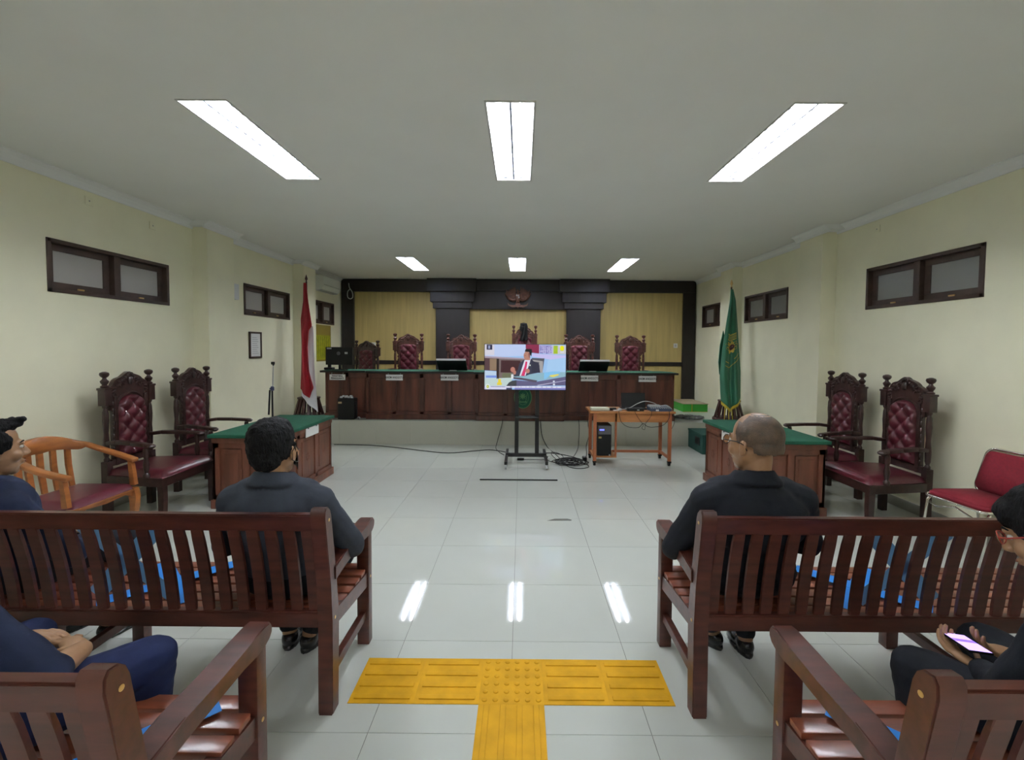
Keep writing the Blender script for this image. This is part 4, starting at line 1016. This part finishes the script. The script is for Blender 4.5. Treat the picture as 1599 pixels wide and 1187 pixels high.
aio(-1.19, 7.85, 'dark low computer screen tilted back on the bench left of the television'); aio(1.245, 7.85, 'dark low computer screen tilted back on the bench right of the television')
t = thing('desk_telephone', 'small black handset and papers at the far left end of the judges bench', 'telephone', (-3.40, 7.95, 1.22))
MB().box(-.07, .07, -.06, .08, 0, .04, .01).build('base', M_BLACK, t); MB().box(-.02, .03, -.02, .03, .03, .17, .01).build('handset', M_BLACK, t)
t = thing('speaker_case', 'black equipment box with cables on top at the left foot of the judges bench', 'box', (-2.96, 7.60, STAGE_Z))
MB().box(-.13, .15, -.06, .10, 0, .36, .012).build('case', M_BLACK, t)
b = MB(); rr_ = random.Random(8)
for k in range(7): b.box(*(lambda x, y, z: (x, x+.04, y, y+.03, z, z+.03))(-.10+.03*k, -.04+.02*(k % 3), .36+.015*(k % 2)), .004)
b.build('connectors', M_GREY, t); MB().box(-.12, -.06, -.063, -.06, .27, .30).build('label_strip', mat('tan_label', (.45, .33, .18), .5), t)
b = MB(); b.tube([(.15, .0, .30), (.19, -.03, .2), (.18, -.04, .05), (.22, -.04, .01)], .006, 6); b.build('cord', M_BLACK, t)
t = thing('wall_socket_ball', 'small grey round plug on the stage edge beside the black box', 'plug', (-2.74, 7.56, STAGE_Z)); b = MB(); b.ell((0, 0, .025), (.025, .025, .025)); b.build('body', M_GREY, t, 'all'); b = MB(); b.box(-.012, .012, -.03, -.02, .01, .04, .002); b.build('socket_face', M_DGREY, t)
t = thing('green_carton', 'flat bright green carton with brown lid on the stage at right', 'carton', (3.28, 8.75, STAGE_Z))
MB().box(-.12, .36, -.0, .80, 0, .15, .004).build('box', M_BOXG, t); MB().box(-.13, .37, -.01, .81, .15, .163, .003).build('lid', M_BOXT, t)
b = MB(); b.box(.05, .06, -.003, .0, 0, .15); b.box(-.12, .36, -.003, -.0, .0, .006); b.build('printed_edge', M_YEL, t)
b = MB(); rr_ = random.Random(4)
for c in range(5):
    pts = []; ph = rr_.random()*6
    for k in range(40): a = k*.5+ph; pts.append((2.98+.28*math.cos(a)*(.5+.5*rr_.random()), 7.95+.25*math.sin(a)*(.4+.6*rr_.random()), STAGE_Z+.008+.03*rr_.random()))
    b.tube(pts, .006, 5)
tag(b.build('cable_heap', mat('mixed_cable', (.10, .10, .10), .5, var=.8, scale=20), None), 'messy heap of grey cables on the stage behind the orange table', 'cable', kind='stuff')
t = thing('carpeted_step', 'dark green carpeted step box in front of the stage at right', 'step', (3.05, 7.2, 0))
MB().box(-.25, .75, -.30, .28, 0, .305, .006).build('box', M_STEP, t); MB().box(-.256, -.25, -.20, -.02, .12, .24).build('hand_hole', M_BLACK, t)
MB().box(-.26, .76, -.31, .28, .285, .308, .004).build('tread', M_STEP, t)

# ================================================================== ON THE WALLS
# carved bird emblem over the bench
t = thing('wall_emblem', 'carved dark wooden eagle emblem with spread wings and shield above the middle chair', 'emblem', (-.085, YB-.21, 2.49))
def feather(b, x, z, ang, L, wd, y=0): b.ell((x+math.sin(ang)*L/2, -.02+y, z+math.cos(ang)*L/2), (wd, .010, L/2), Matrix.Rotation(ang, 3, 'Y'), 8, 6)
for s in (-1, 1):
    b = MB()
    for k in range(10): feather(b, s*(.055+.014*k), .20-.002*k, s*R(2+k*3.4), .30-.011*k, .016)
    for k in range(7): feather(b, s*(.045+.015*k), .19, s*R(4+k*5), .17-.006*k, .016, -.012)
    b.tube([(s*.03, -.03, .22), (s*.10, -.035, .19), (s*.18, -.03, .21), (s*.235, -.025, .30), (s*.255, -.02, .42)], [.03, .028, .022, .016, .008], 8)
    b.build('wing', M_EMBL, t, 60)
b = MB(); b.ell((0, -.035, .25), (.055, .04, .11)); b.ell((0, -.04, .385), (.028, .030, .038)); b.tube([(0, -.035, .33), (0, -.04, .38)], .024, 8); b.ell((.03, -.045, .385), (.022, .010, .008)); b.ell((-.01, -.04, .42), (.012, .01, .02))
b.build('body', M_EMBL, t, 60)
b = MB()
for k in range(-3, 4): feather(b, .012*k, .15, R(180+k*9), .13, .014)
b.build('tail', M_EMBL, t, 60)
b = MB(); b.prism([(-.045, .32), (.045, .32), (.045, .24), (0, .185), (-.045, .24)], -.085, -.07, 'y'); b.build('shield', M_EMBL, t)
b = MB(); b.box(-.04, -.004, -.089, -.085, .28, .312); b.box(.004, .04, -.089, -.085, .235, .27); b.prism([(.0, .27), (.02, .275), (.035, .30), (.02, .315), (.0, .30)], -.089, -.085, 'y'); b.build('shield_fields', M_EMBLW, t)
b = MB(); pr = [(-.23, .14), (-.19, .095), (-.10, .085), (0, .105), (.10, .085), (.19, .095), (.23, .14), (.21, .075), (.12, .035), (.0, .055), (-.12, .035), (-.21, .075)]
b.prism(pr, -.05, -.03, 'y'); b.build('ribbon', M_EMBL, t)
b = MB()
for s in (-1, 1): b.bar((s*.02, -.04, .17), (s*.045, -.05, .10), .02, .02, .004)
b.build('claws', M_EMBL, t)
# air conditioner
t = thing('air_conditioner', 'white split air conditioner high on the left wall beside the dark panelling', 'air conditioner', (XL, 9.25, 2.74))
b = MB(); b.prism([(0, 0), (.0, .285), (.17, .285), (.215, .26), (.22, .09), (.17, .02), (.10, 0)], -.42, .42, 'y'); b.build('housing', M_ACW, t, 30)
MB().box(.06, .17, -.37, .37, -.008, .012, .004, ).build('air_flap', M_GREY, t); MB().box(.218, .223, -.40, .40, .10, .105).build('seam', M_DGREY, t)
cable('wall_cable', [(-3.88, YB-.14, 3.05), (-3.86, YB-.15, 2.95), (-3.80, YB-.15, 2.85), (-3.79, YB-.15, 2.74), (-3.84, YB-.15, 2.70), (-3.90, YB-.15, 2.74), (-3.90, YB-.15, 2.86), (-3.84, YB-.15, 2.92)], .010, M_GREY, 'pale cable loop hanging on the dark post below the ceiling at far left')
t = thing('emergency_light', 'small white box fixed on the left wall beside the pilaster', 'wall light', (XL, 6.33, 2.28))
MB().box(0, .09, -.07, .07, 0, .22, .012).build('housing', M_WHITE, t); MB().box(.03, .05, -.015, .015, -.02, .0, .002).build('switch', M_BRASS, t)
t = thing('picture_frame', 'small dark framed white notice on the left wall below the second window', 'picture', (XL, 6.895, 1.445))
b = MB(); b.box(0, .025, -.155, -.13, 0, .40, .003); b.box(0, .025, .13, .155, 0, .40, .003); b.box(0, .025, -.155, .155, 0, .025, .003); b.box(0, .025, -.155, .155, .375, .40, .003); b.build('frame', M_WFR, t)
MB().box(.002, .012, -.13, .13, .025, .375).build('notice', M_PAPER, t)
b = MB()
for k in range(9): b.box(.012, .0125, -.08, .08-.02*(k % 3), .07+.03*k, .074+.03*k)
b.build('print_lines', M_DGREY, t)
t = thing('wall_poster', 'yellow-green poster on the left wall beneath the window behind the red and white flag', 'poster', (XL, 9.2, 1.33))
MB().box(0, .012, -.43, .43, 0, .74).build('board', mat('poster_ochre', (.27, .20, .035), .5), t)
MB().box(.012, .0135, -.40, .40, .03, .53).build('printed_field', mat('poster_green', (.33, .33, .01), .5, var=.25, scale=12), t)
b = MB()
for k in range(8): b.box(.0135, .0145, -.34+.09*k, -.33+.09*k, .06, .50)
b.build('green_column', mat('poster_dark_green', (.05, .14, .01), .5), t)
for n_, (x, s, y, z, lb) in enumerate([(XL, 1, 4.29, 2.985, 'small cream blank cover plate high on the left wall above the near window'), (XL, 1, 5.02, 2.95, 'small cream blank cover plate high on the left wall beside the pilaster'), (XR, -1, 5.06, 2.97, 'small cream blank cover plate high on the right wall above the near window')]):
    t = thing('cover_plate', lb, 'cover plate', (x, y, z)); MB().box(*sorted((0, .008*s)), -.04, .04, -.04, .04, .003).build('plate', M_WALL, t); MB().box(*sorted((.008*s, .010*s)), -.006, .006, -.006, .006).build('screw', M_SKIRT, t)
for x, z, lb in ((3.50, 1.70, 'small white light switch on the right yellow panel'), (-3.36, 1.68, 'small white socket on the left yellow panel beside the far left chair')):
    t = thing('wall_switch', lb, 'switch', (x, YB-.03, z)); MB().box(-.045, .045, -.012, 0, -.05, .05, .003).build('plate', M_WHITE, t); MB().box(-.02, .02, -.017, -.012, -.025, .025, .002).build('rocker', M_GREY, t)
# microphone stand behind the left desk
t = thing('microphone_stand', 'slim black microphone stand behind the left counsel desk', 'microphone stand', (-3.29, 5.92, 0))
b = MB(); b.tube([(0, 0, .02), (0, 0, 1.08)], .012, 8); b.build('lower_tube', M_BLACKM, t, 40); b = MB(); b.tube([(.005, 0, 1.05), (.02, 0, 1.38)], .007, 8); b.build('upper_tube', M_GREY, t, 40)
b = MB(); b.lathe([(.012, 0), (.022, .005), (.022, .05), (.012, .06)], (.003, 0, 1.04), 10); b.bar((-.03, 0, 1.07), (.0, 0, 1.06), .02, .02, .003); b.build('clutch', mat('blue_grey_plastic', (.06, .07, .16), .4), t)
b = MB(); b.tube([(.02, 0, 1.38), (.035, -.02, 1.40), (.05, -.05, 1.405)], .012, 8); b.box(.03, .07, -.075, -.05, 1.39, 1.425, .004); b.build('mic_clip', M_BLACK, t)
b = MB(); b.bar((-.03, 0, 1.05), (-.05, 0, .72), .018, .018, .003); b.build('boom_counterweight', M_BLACKM, t)
for k in range(3):
    a = 2*PI*k/3+.5; MB().tube([(0, 0, .12), (.2*math.cos(a), .2*math.sin(a), .03), (.28*math.cos(a), .28*math.sin(a), .012)], .008, 6).build('leg', M_BLACKM, t)

# ================================================================== PEOPLE
def remeshed(name, fill, m, parent, voxel, smooth=6, disp=None):
    b = MB(); fill(b); me = bpy.data.meshes.new(name); bmesh.ops.recalc_face_normals(b.bm, faces=b.bm.faces); b.bm.to_mesh(me); b.bm.free()
    o = bpy.data.objects.new(name, me); COL.objects.link(o)
    r = o.modifiers.new('r', 'REMESH'); r.mode = 'VOXEL'; r.voxel_size = voxel; r.use_smooth_shade = True
    if smooth: s = o.modifiers.new('s', 'SMOOTH'); s.iterations = smooth; s.factor = .5
    dg = bpy.context.evaluated_depsgraph_get(); dg.update()
    m2 = bpy.data.meshes.new_from_object(o.evaluated_get(dg)); bpy.data.objects.remove(o); bpy.data.meshes.remove(me)
    if disp:
        ns = [v.normal.copy() for v in m2.vertices]; cs = [v.co.copy() for v in m2.vertices]
        m2.vertices.foreach_set('co', [q for c, n_ in zip(cs, ns) for q in (c+n_*disp(c))]); m2.update()
    m2.materials.clear(); m2.materials.append(m)
    for p in m2.polygons: p.use_smooth = True
    o = bpy.data.objects.new(name, m2); COL.objects.link(o); o.parent = parent; return o
V = Vector
def wrinkle(amp, sc):
    def f(c):
        n = noise.noise(V((c.x*sc, c.y*sc, c.z*sc*1.6)))+.5*noise.noise(V((c.x*sc*2.3+5, c.y*sc*2.3, c.z*sc*2.8)))
        return amp*(n-.1)
    return f
def head_prims(b, T, slim=1.0, ears=True):
    """head in its own frame (faces +Y, origin = middle of the head), T maps to the body frame"""
    def E(c, r_, rot=None):
        M = T.to_3x3() if rot is None else T.to_3x3() @ rot
        b.ell(T @ V(c), r_, M, 16, 12)
    E((0, -.016, .038), (.079*slim, .098, .088)); E((0, .012, -.015), (.070*slim, .084, .092)); E((0, .030, -.070), (.052*slim, .058, .048)); E((0, .062, -.098), (.026, .024, .020))
    E((0, .080, .022), (.050, .018, .012)); 
    for s in (-1, 1):
        E((s*.040, .060, -.030), (.026, .026, .026)); 
        if ears: E((s*.079*slim, -.008, -.012), (.009, .020, .032), Matrix.Rotation(s*.25, 3, 'Z')); E((s*.078*slim, .0, -.036), (.008, .010, .012))
    b.caps(T @ V((0, .088, .010)), T @ V((0, .108, -.026)), .009, .014); 
    for s in (-1, 1): E((s*.011, .098, -.031), (.010, .012, .009))
    E((0, .090, -.060), (.024, .012, .007)); E((0, .088, -.069), (.020, .012, .007))
def hand_prims(b, wrist, d, pn, side, curl=.5, sc=1.0, spread=.16, tc=.6):
    """d: direction of the hand, pn: direction the palm faces, side=+1 thumb towards d x pn"""
    d = V(d).normalized(); pn = V(pn); pn = (pn-d*pn.dot(d)).normalized(); th = d.cross(pn)*side
    w = V(wrist); S = sc
    M = Matrix((th, d, pn)).transposed()
    b.ell(w+d*.045*S, (.036*S, .052*S, .015*S), M, 14, 10)
    for k, (off, L) in enumerate(((.026, .078), (.009, .088), (-.009, .082), (-.026, .064))):
        p = w+d*.082*S+th*off*S*1.12; a = 0; dd = (d+th*spread*(off/.026)*.7).normalized()
        for j, f in enumerate((.45, .31, .24)):
            a = curl*(.55+.55*j); v = (dd*math.cos(a*1.0)+pn*math.sin(a*1.0)).normalized(); q = p+v*L*f*S
            b.caps(p, q, (.0092-.0008*j)*S, (.0085-.0008*j)*S, 10, 3); p = q; 
    p = w+d*.022*S+th*.028*S; v = (th*.75+d*.65+pn*.25).normalized()
    for j, (L, r_) in enumerate(((.036, .0115), (.030, .0100), (.024, .009))):
        q = p+v*L*S; b.caps(p, q, r_*S, (r_-.001)*S, 10, 3); p = q; v = (v*(1-tc*.35)+d*.3+pn*.4*tc).normalized()
def person(name, label, loc, rz, o_):
    t = thing(name, label, 'person', loc, rz)
    g = o_.get('girth', 1.0); vx = o_.get('voxel', .008)
    hip = V(o_.get('hip', (0, .0, .535))); chest = V(o_.get('chest', (0, -.085, .86))); neck = V(o_.get('neck', (0, -.095, 1.02)))
    hc = V(o_.get('head', (0, -.06, 1.185))); yaw, pit, rol = o_.get('look', (0, 0, 0))
    T = Matrix.Translation(hc) @ Matrix.Rotation(yaw, 4, 'Z') @ Matrix.Rotation(pit, 4, 'X') @ Matrix.Rotation(rol, 4, 'Y')
    hs = o_.get('hs', 1.0); T = T @ Matrix.Diagonal((hs, hs, hs, 1))
    tor = Matrix.Rotation(o_.get('turn', 0), 3, 'Z')
    sh = [chest+tor @ V((s*.170*g, .0, .060)) for s in (-1, 1)]; ga = g**.6
    el = [V(p) for p in o_['elbow']]; wr = [V(p) for p in o_['wrist']]; kn = [V(p) for p in o_['knee']]; ft = [V(p) for p in o_['foot']]
    hp = [hip+V((s*.095*g, .03, -.01)) for s in (-1, 1)]
    def torso(b, e=0.0):
        b.ell(hip+V((0, .01, .03)), (.175*g+e, .115*g+e, .13+e), None, 20, 14)
        mid = hip.lerp(chest, .5); b.ell(mid+V((0, .015*g, 0)), (.158*g+e, .125*g+e, .19+e), None, 20, 14)
        b.ell(chest, (.185*g+e, .122*g+e, .175+e), tor, 20, 14)
        b.ell(chest+V((0, -.0, .075)), (.165*g+e, .092*g+e, .085+e), tor, 20, 12)
        for i in (0, 1):
            b.caps(neck+V((0, .0, -.035)), sh[i]+V((0, 0, .004)), .066*ga+e*.4, .058*ga+e)
            b.caps(neck+V((0, .0, -.060)), chest+tor @ V(((-1, 1)[i]*.10*g, .01, .07)), .080*ga, .085*ga+e)
    def arm(b, i, e=0.0, frac=1.0):
        b.caps(sh[i], el[i], .056*ga+e, .045*ga+e)
        if frac > 0: b.caps(el[i], el[i].lerp(wr[i], frac), .043*ga+e, (.043*ga+(.029-.043*ga)*frac)+e)
    def leg(b, i, e=0.0, stop=1.0):
        b.caps(hp[i], kn[i], .088*g+e, .062+e); an = ft[i]+V((0, -.02, .085)); b.caps(kn[i], kn[i].lerp(an, stop), .058+e, .058+(.040-.058)*stop+e); b.caps(kn[i].lerp(an, .1), kn[i].lerp(an, .5), .060+e, .050+e)
    def body(b):
        torso(b)
        for i in (0, 1):
            arm(b, i); leg(b, i); d = V(o_.get('fdir', [(0, 1, 0)]*2)[i]).normalized()
            b.ell(ft[i]+d*.05+V((0, 0, .04)), (.040, .115, .032), Matrix.Rotation(math.atan2(-d.x, d.y), 3, 'Z'), 12, 8)
            hd = o_['hand'][i]; hand_prims(b, wr[i], hd[0], hd[1], hd[2], hd[3], 1.0)
        b.caps(neck-V((0, 0, .04)), T @ V((0, -.022, -.055)), .060, .056, 16)
        head_prims(b, T, o_.get('slim', 1.0))
    remeshed('body', body, o_.get('skin', M_SKIN), t, o_.get('bvox', .0055), 3)
    e = .012; sl = o_.get('sleeve', .93)
    def shirt(b):
        torso(b, e)
        for i in (0, 1): arm(b, i, e*.9, sl)
        nd = (T @ V((0, -.02, -.06))-neck).normalized()
        for k in range(54):   # standing collar
            a = 2*PI*k/54; c = neck+V((.080*math.cos(a), .074*math.sin(a)+.002, .038-.020*math.sin(a))); lo = V((.030*math.cos(a), .024*math.sin(a), -.045)); c2 = neck+V((.073*math.cos(a+2*PI/22), .067*math.sin(a+2*PI/22)+.004, .028-.014*math.sin(a+2*PI/22)))
            b.caps(c+lo, c+V((0, 0, .004)), .013, .010, 8, 2)
    remeshed('shirt', shirt, o_.get('shirt', M_BLKC), t, vx, 4, wrinkle(.006, 9))
    def trous(b):
        b.ell(hip+V((0, .01, -.005)), (.180*g+e, .120*g+e, .105+e), None, 20, 14)
        for i in (0, 1): leg(b, i, .014, .93)
    remeshed('trousers', trous, o_.get('trousers', M_BLKC), t, vx, 4, wrinkle(.005, 9))
    for i in (0, 1):
        d = V(o_.get('fdir', [(0, 1, 0)]*2)[i]).normalized(); M = Matrix.Rotation(math.atan2(-d.x, d.y), 3, 'Z')
        def shoe(b, i=i, M=M):
            b.ell(ft[i]+M @ V((0, .07, .036)), (.048, .10, .036), M, 14, 10); b.ell(ft[i]+M @ V((0, -.02, .045)), (.044, .06, .046), M, 14, 10)
            b.prism([tuple((ft[i]+M @ V((.050*math.cos(a), .045+.128*math.sin(a), 0)))[:2]) for a in [2*PI*k/20 for k in range(20)]], ft[i].z+.0, ft[i].z+.016, 'z')
        remeshed('shoe', shoe, M_SHOE, t, .006, 2)
    # face details
    def W(p): return T @ V(p)
    for s in (-1, 1):
        b = MB(); b.ell(W((s*.031, .0775, .006)), (.014*hs, .012*hs, .009*hs), T.to_3x3().normalized(), 12, 8); ey = b.build('eye', M_EYE, t, 'all')
        b = MB(); b.ell(W((s*.031, .0880, .005)), (.006, .003, .006), T.to_3x3().normalized(), 10, 6); b.build('iris', M_INK, ey, 'all')
        b = MB(); b.tube([W((s*.014, .092, .026)), W((s*.032, .088, .031)), W((s*.050, .074, .026))], [.003, .004, .002], 6); b.build('eyebrow', o_.get('brow', M_HAIR), t, 'all')
    b = MB(); b.ell(W((0, .0995, -.0605)), (.021, .0045, .0045), T.to_3x3().normalized(), 12, 6); b.ell(W((0, .097, -.068)), (.018, .0045, .005), T.to_3x3().normalized(), 12, 6); b.build('lips', M_LIP, t, 'all')
    return t, T, W
def hair_full(t, T, m, vol=1.0, seed=0, quiff=False, fringe=False):
    def f(b):
        E = lambda c, r_: b.ell(T @ V(c), r_, T.to_3x3().normalized(), 20, 14)
        E((0, -.026, .052), (.087*vol, .100*vol, .088*vol)); E((0, -.060, -.005), (.076, .060, .075)); E((0, -.002, .090), (.070, .082, .048))
        for s in (-1, 1): E((s*.062, -.030, .015), (.024, .058, .050)); b.caps(T @ V((s*.078, .012, .02)), T @ V((s*.077, .014, -.012)), .009, .004)
        if fringe: E((0, .048, .062), (.074, .056, .055)); E((-.05, .02, .03), (.036, .05, .05)); E((.05, .02, .03), (.036, .05, .05))
        if quiff:
            for s in (-1, 1): E((s*.060, .004, .034), (.029, .054, .050)); E((s*.070, -.018, -.002), (.018, .030, .040))
        if quiff: E((0, .055, .105), (.055, .042, .026)); b.caps(T @ V((-.03, .07, .115)), T @ V((.035, .085, .125)), .018, .014)
    def d(c):
        n = noise.noise(c*38+V((seed, 0, 0)))*.006+noise.noise(c*90)*.003
        return n
    return remeshed('hair', f, m, t, .0055, 2, d)
LS = 'one of'
# 2: man in charcoal shirt, dark hair, mask strap
t, T, W = person('person', 'man in charcoal shirt seen from behind, aisle end of the farther left bench', (-1.135, 2.135, 0), 0, dict(
    girth=1.16, chest=(-.0, -.075, .845), neck=(.0, -.085, 1.005), head=(.005, -.09, 1.155), look=(-.04, .05, 0), hip=(0, .0, .545), hs=1.13,
    elbow=[(-.30, .02, .66), (.315, .03, .66)], wrist=[(-.16, .24, .62), (.17, .25, .62)], knee=[(-.15, .42, .54), (.15, .42, .54)], foot=[(-.12, .28, .0), (-.0, .26, .0)], fdir=[(-.2, 1, 0), (.15, 1, 0)],
    hand=[((.5, .8, -.1), (.1, 0, -1), -1, .35), ((-.5, .8, -.1), (-.1, 0, -1), 1, .35)], shirt=M_CHAR, trousers=M_BLKC))
hair_full(t, T, M_HAIR, 1.09, 1)
for s in (-1, 1):
  b = MB(); b.tube([W((s*.06, .085, -.02)), W((s*.080, .035, -.008)), W((s*.088, .0, .018)), W((s*.087, -.025, .0)), W((s*.084, -.020, -.035)), W((s*.078, .02, -.055)), W((s*.055, .08, -.07))], .0022, 6)
  b.build('mask_strap', M_BLACK, t, 'all')
b = MB()
def fm(u, v):
    a = (u-.5)*2.3; r_ = .088+.004*math.sin(PI*v); return W((.074*math.sin(a), .012+ (r_+.020*math.exp(-(a*2)**2))*math.cos(a), -.022-.075*v))
b.grid(16, 10, fm); o = b.build('face_mask', M_BLACK, t, 'all', fix=False); s_ = o.modifiers.new('s', 'SOLIDIFY'); s_.thickness = .003
# 3: balding man
t, T, W = person('person', 'balding man with glasses in black shirt, aisle end of the farther right bench', (1.085, 2.135, 0), 0, dict(
    girth=1.27, chest=(0, -.065, .86), neck=(-.01, -.085, 1.025), head=(-.015, -.085, 1.20), look=(.50, -.02, 0), hip=(.02, .03, .555), hs=1.13, slim=1.04,
    elbow=[(-.325, .05, .655), (.33, .04, .68)], wrist=[(-.17, .25, .63), (.16, .25, .63)], knee=[(-.14, .42, .54), (.17, .42, .54)], foot=[(-.02, .31, .0), (.13, .25, .0)], fdir=[(-.35, 1, 0), (.05, 1, 0)],
    hand=[((.5, .8, -.1), (.1, 0, -1), -1, .35), ((-.5, .8, -.1), (-.1, 0, -1), 1, .35)], skin=M_SKIN2, shirt=M_BLKC, trousers=M_BLKC, brow=M_STUB))
def stub(b):
    E = lambda c, r_: b.ell(T @ V(c), r_, T.to_3x3().normalized(), 24, 18)
    E((0, -.0165, .036), (.0965, .1135, .1005)); E((0, -.045, -.005), (.086, .078, .080))
o = remeshed('hair', stub, M_STUB, t, .005, 1)
# keep only a horseshoe of cropped hair, leave crown, face and ears bare
bm = bmesh.new(); bm.from_mesh(o.data); Ti = T.inverted(); dele = []
for v in bm.verts:
    p = Ti @ v.co; n = noise.noise(p*30)*.008
    crown = p.z > .088+n*1.5 and p.y > .005+n*2.5; face = p.y > .030+n-(.03 if p.z < .0 else 0)*1 and p.z < .2; low = p.z < -.030+n*1.5+(.02 if p.y > -.04 else 0); ear = abs(p.x) > .06 and p.z < -.005 and p.y > -.045
    if crown or face or low or ear: dele.append(v)
bmesh.ops.delete(bm, geom=dele, context='VERTS'); bm.to_mesh(o.data); bm.free()
def glasses(t, W, m):
    g_ = MB()
    for s in (-1, 1):
        g_.tube([W((s*(.034+.024*math.cos(a)), .104-.006*abs(math.cos(a)), .006+.018*math.sin(a))) for a in [2*PI*k/18 for k in range(18)]], .0016, 6, True)
        g_.tube([W((s*.058, .098, .010)), W((s*.078, .075, .010)), W((s*.088, .010, .012)), W((s*.089, -.015, .004)), W((s*.086, -.028, -.018))], .0024, 6)
    g_.tube([W((-.010, .107, .010)), W((0, .110, .013)), W((.010, .107, .010))], .0016, 6)
    gl = g_.build('glasses', m, t, 'all')
    for s in (-1, 1):
        l = MB(); vs = [l.bm.verts.new(W((s*.034+.022*math.cos(a), .1035, .006+.0165*math.sin(a)))) for a in [2*PI*k/18 for k in range(18)]]; l.bm.faces.new(vs); l.build('lens', mat('lens_glass', (.9, .95, .95), .05, trans=.9), gl)
glasses(t, W, M_BLACK)
# 1: man at the far left in profile
t, T, W = person('person', 'man in navy shirt in profile at the left picture edge, on the left bench', (-2.52, 2.16, 0), -.25, dict(
    girth=1.16, chest=(.07, -.075, .835), neck=(.06, -.085, .975), head=(.055, -.065, 1.135), look=(-.24, -.03, 0), hip=(0, .0, .54), hs=1.1,
    elbow=[(-.30, .02, .63), (.40, .03, .64)], wrist=[(-.14, .24, .60), (.14, .25, .60)], knee=[(-.15, .42, .53), (.15, .42, .53)], foot=[(-.12, .36, .0), (.14, .36, .0)],
    hand=[((.5, .8, -.1), (.1, 0, -1), -1, .35), ((-.5, .8, -.1), (-.1, 0, -1), 1, .35)], shirt=M_NAVY, trousers=M_BLKC, turn=-.2, skin=M_SKIN2))
hair_full(t, T, M_HAIR, 1.02, 4, True)
# 4: person at lower left, hands clasped in the lap
t, T, W = person('person', 'person in navy shirt and trousers with clasped hands on the nearest left bench', (-1.62, 1.205, 0), 0, dict(
    girth=1.05, chest=(-.06, -.03, .83), neck=(-.09, -.02, .985), head=(-.12, .02, 1.15), look=(-.5, -.2, 0), hip=(0, .0, .54), bvox=.0045, voxel=.0075,
    elbow=[(-.30, .06, .62), (.315, -.01, .715)], wrist=[(-.06, .25, .655), (.235, .175, .665)], knee=[(-.20, .42, .53), (.33, .33, .53)], foot=[(-.18, .40, .0), (.27, .36, .0)], fdir=[(-.2, 1, 0), (.3, 1, 0)], sleeve=.12,
    hand=[((.85, .15, .05), (.1, -.3, -1), -1, .5), ((-.85, .40, .12), (-.1, -.25, -1), 1, .6)], skin=M_SKIN, shirt=M_NAVY, trousers=M_NAVYT))
hair_full(t, T, M_HAIR, 1.02, 7)
# 5: young man with phone at lower right
t, T, W = person('person', 'young man in dark jacket and glasses looking down at his phone, bottom right', (1.67, 1.215, 0), .30, dict(
    girth=1.08, chest=(-.05, .01, .835), neck=(-.075, .045, .975), head=(-.11, .095, 1.105), look=(.22, -.42, 0), hip=(0, .0, .54), bvox=.0045, voxel=.0075, hs=1.08,
    elbow=[(-.25, .11, .655), (.24, .08, .65)], wrist=[(-.115, .24, .60), (.10, .25, .60)], knee=[(-.20, .37, .53), (.20, .40, .53)], foot=[(-.18, .34, .0), (.18, .38, .0)], fdir=[(-.1, 1, 0), (.1, 1, 0)], sleeve=.9,
    hand=[((.12, .95, .10), (.35, .05, .9), 1, .8), ((-.80, .50, .12), (-.2, .1, 1), -1, .8)], skin=M_SKIN, shirt=M_BLKC, trousers=M_BLKC))
hair_full(t, T, M_HAIR, 1.06, 9, False, True)
glasses(t, W, mat('red_frame', (.45, .05, .03), .3))
ph = thing('mobile_phone', 'mobile phone with violet glowing screen held by the young man at lower right', 'phone', (1.50, 1.475, .645), -.25)
ph.scale = (.9, .9, .9)
TM = Matrix.Rotation(R(-10), 4, 'X')
MB().box(-.037, .037, -.075, .075, 0, .008, .003, TM).build('body', M_BLACK, ph)
MB().box(-.034, .034, -.072, .072, .008, .0085, 0, TM).build('screen', mat('phone_screen', (.52, .36, .95), .3, emit=1.0), ph)
MB().box(-.034, .034, .0, .025, .0085, .0088, 0, TM).build('screen_band', mat('phone_band', (.22, .12, .72), .3, emit=.9), ph)
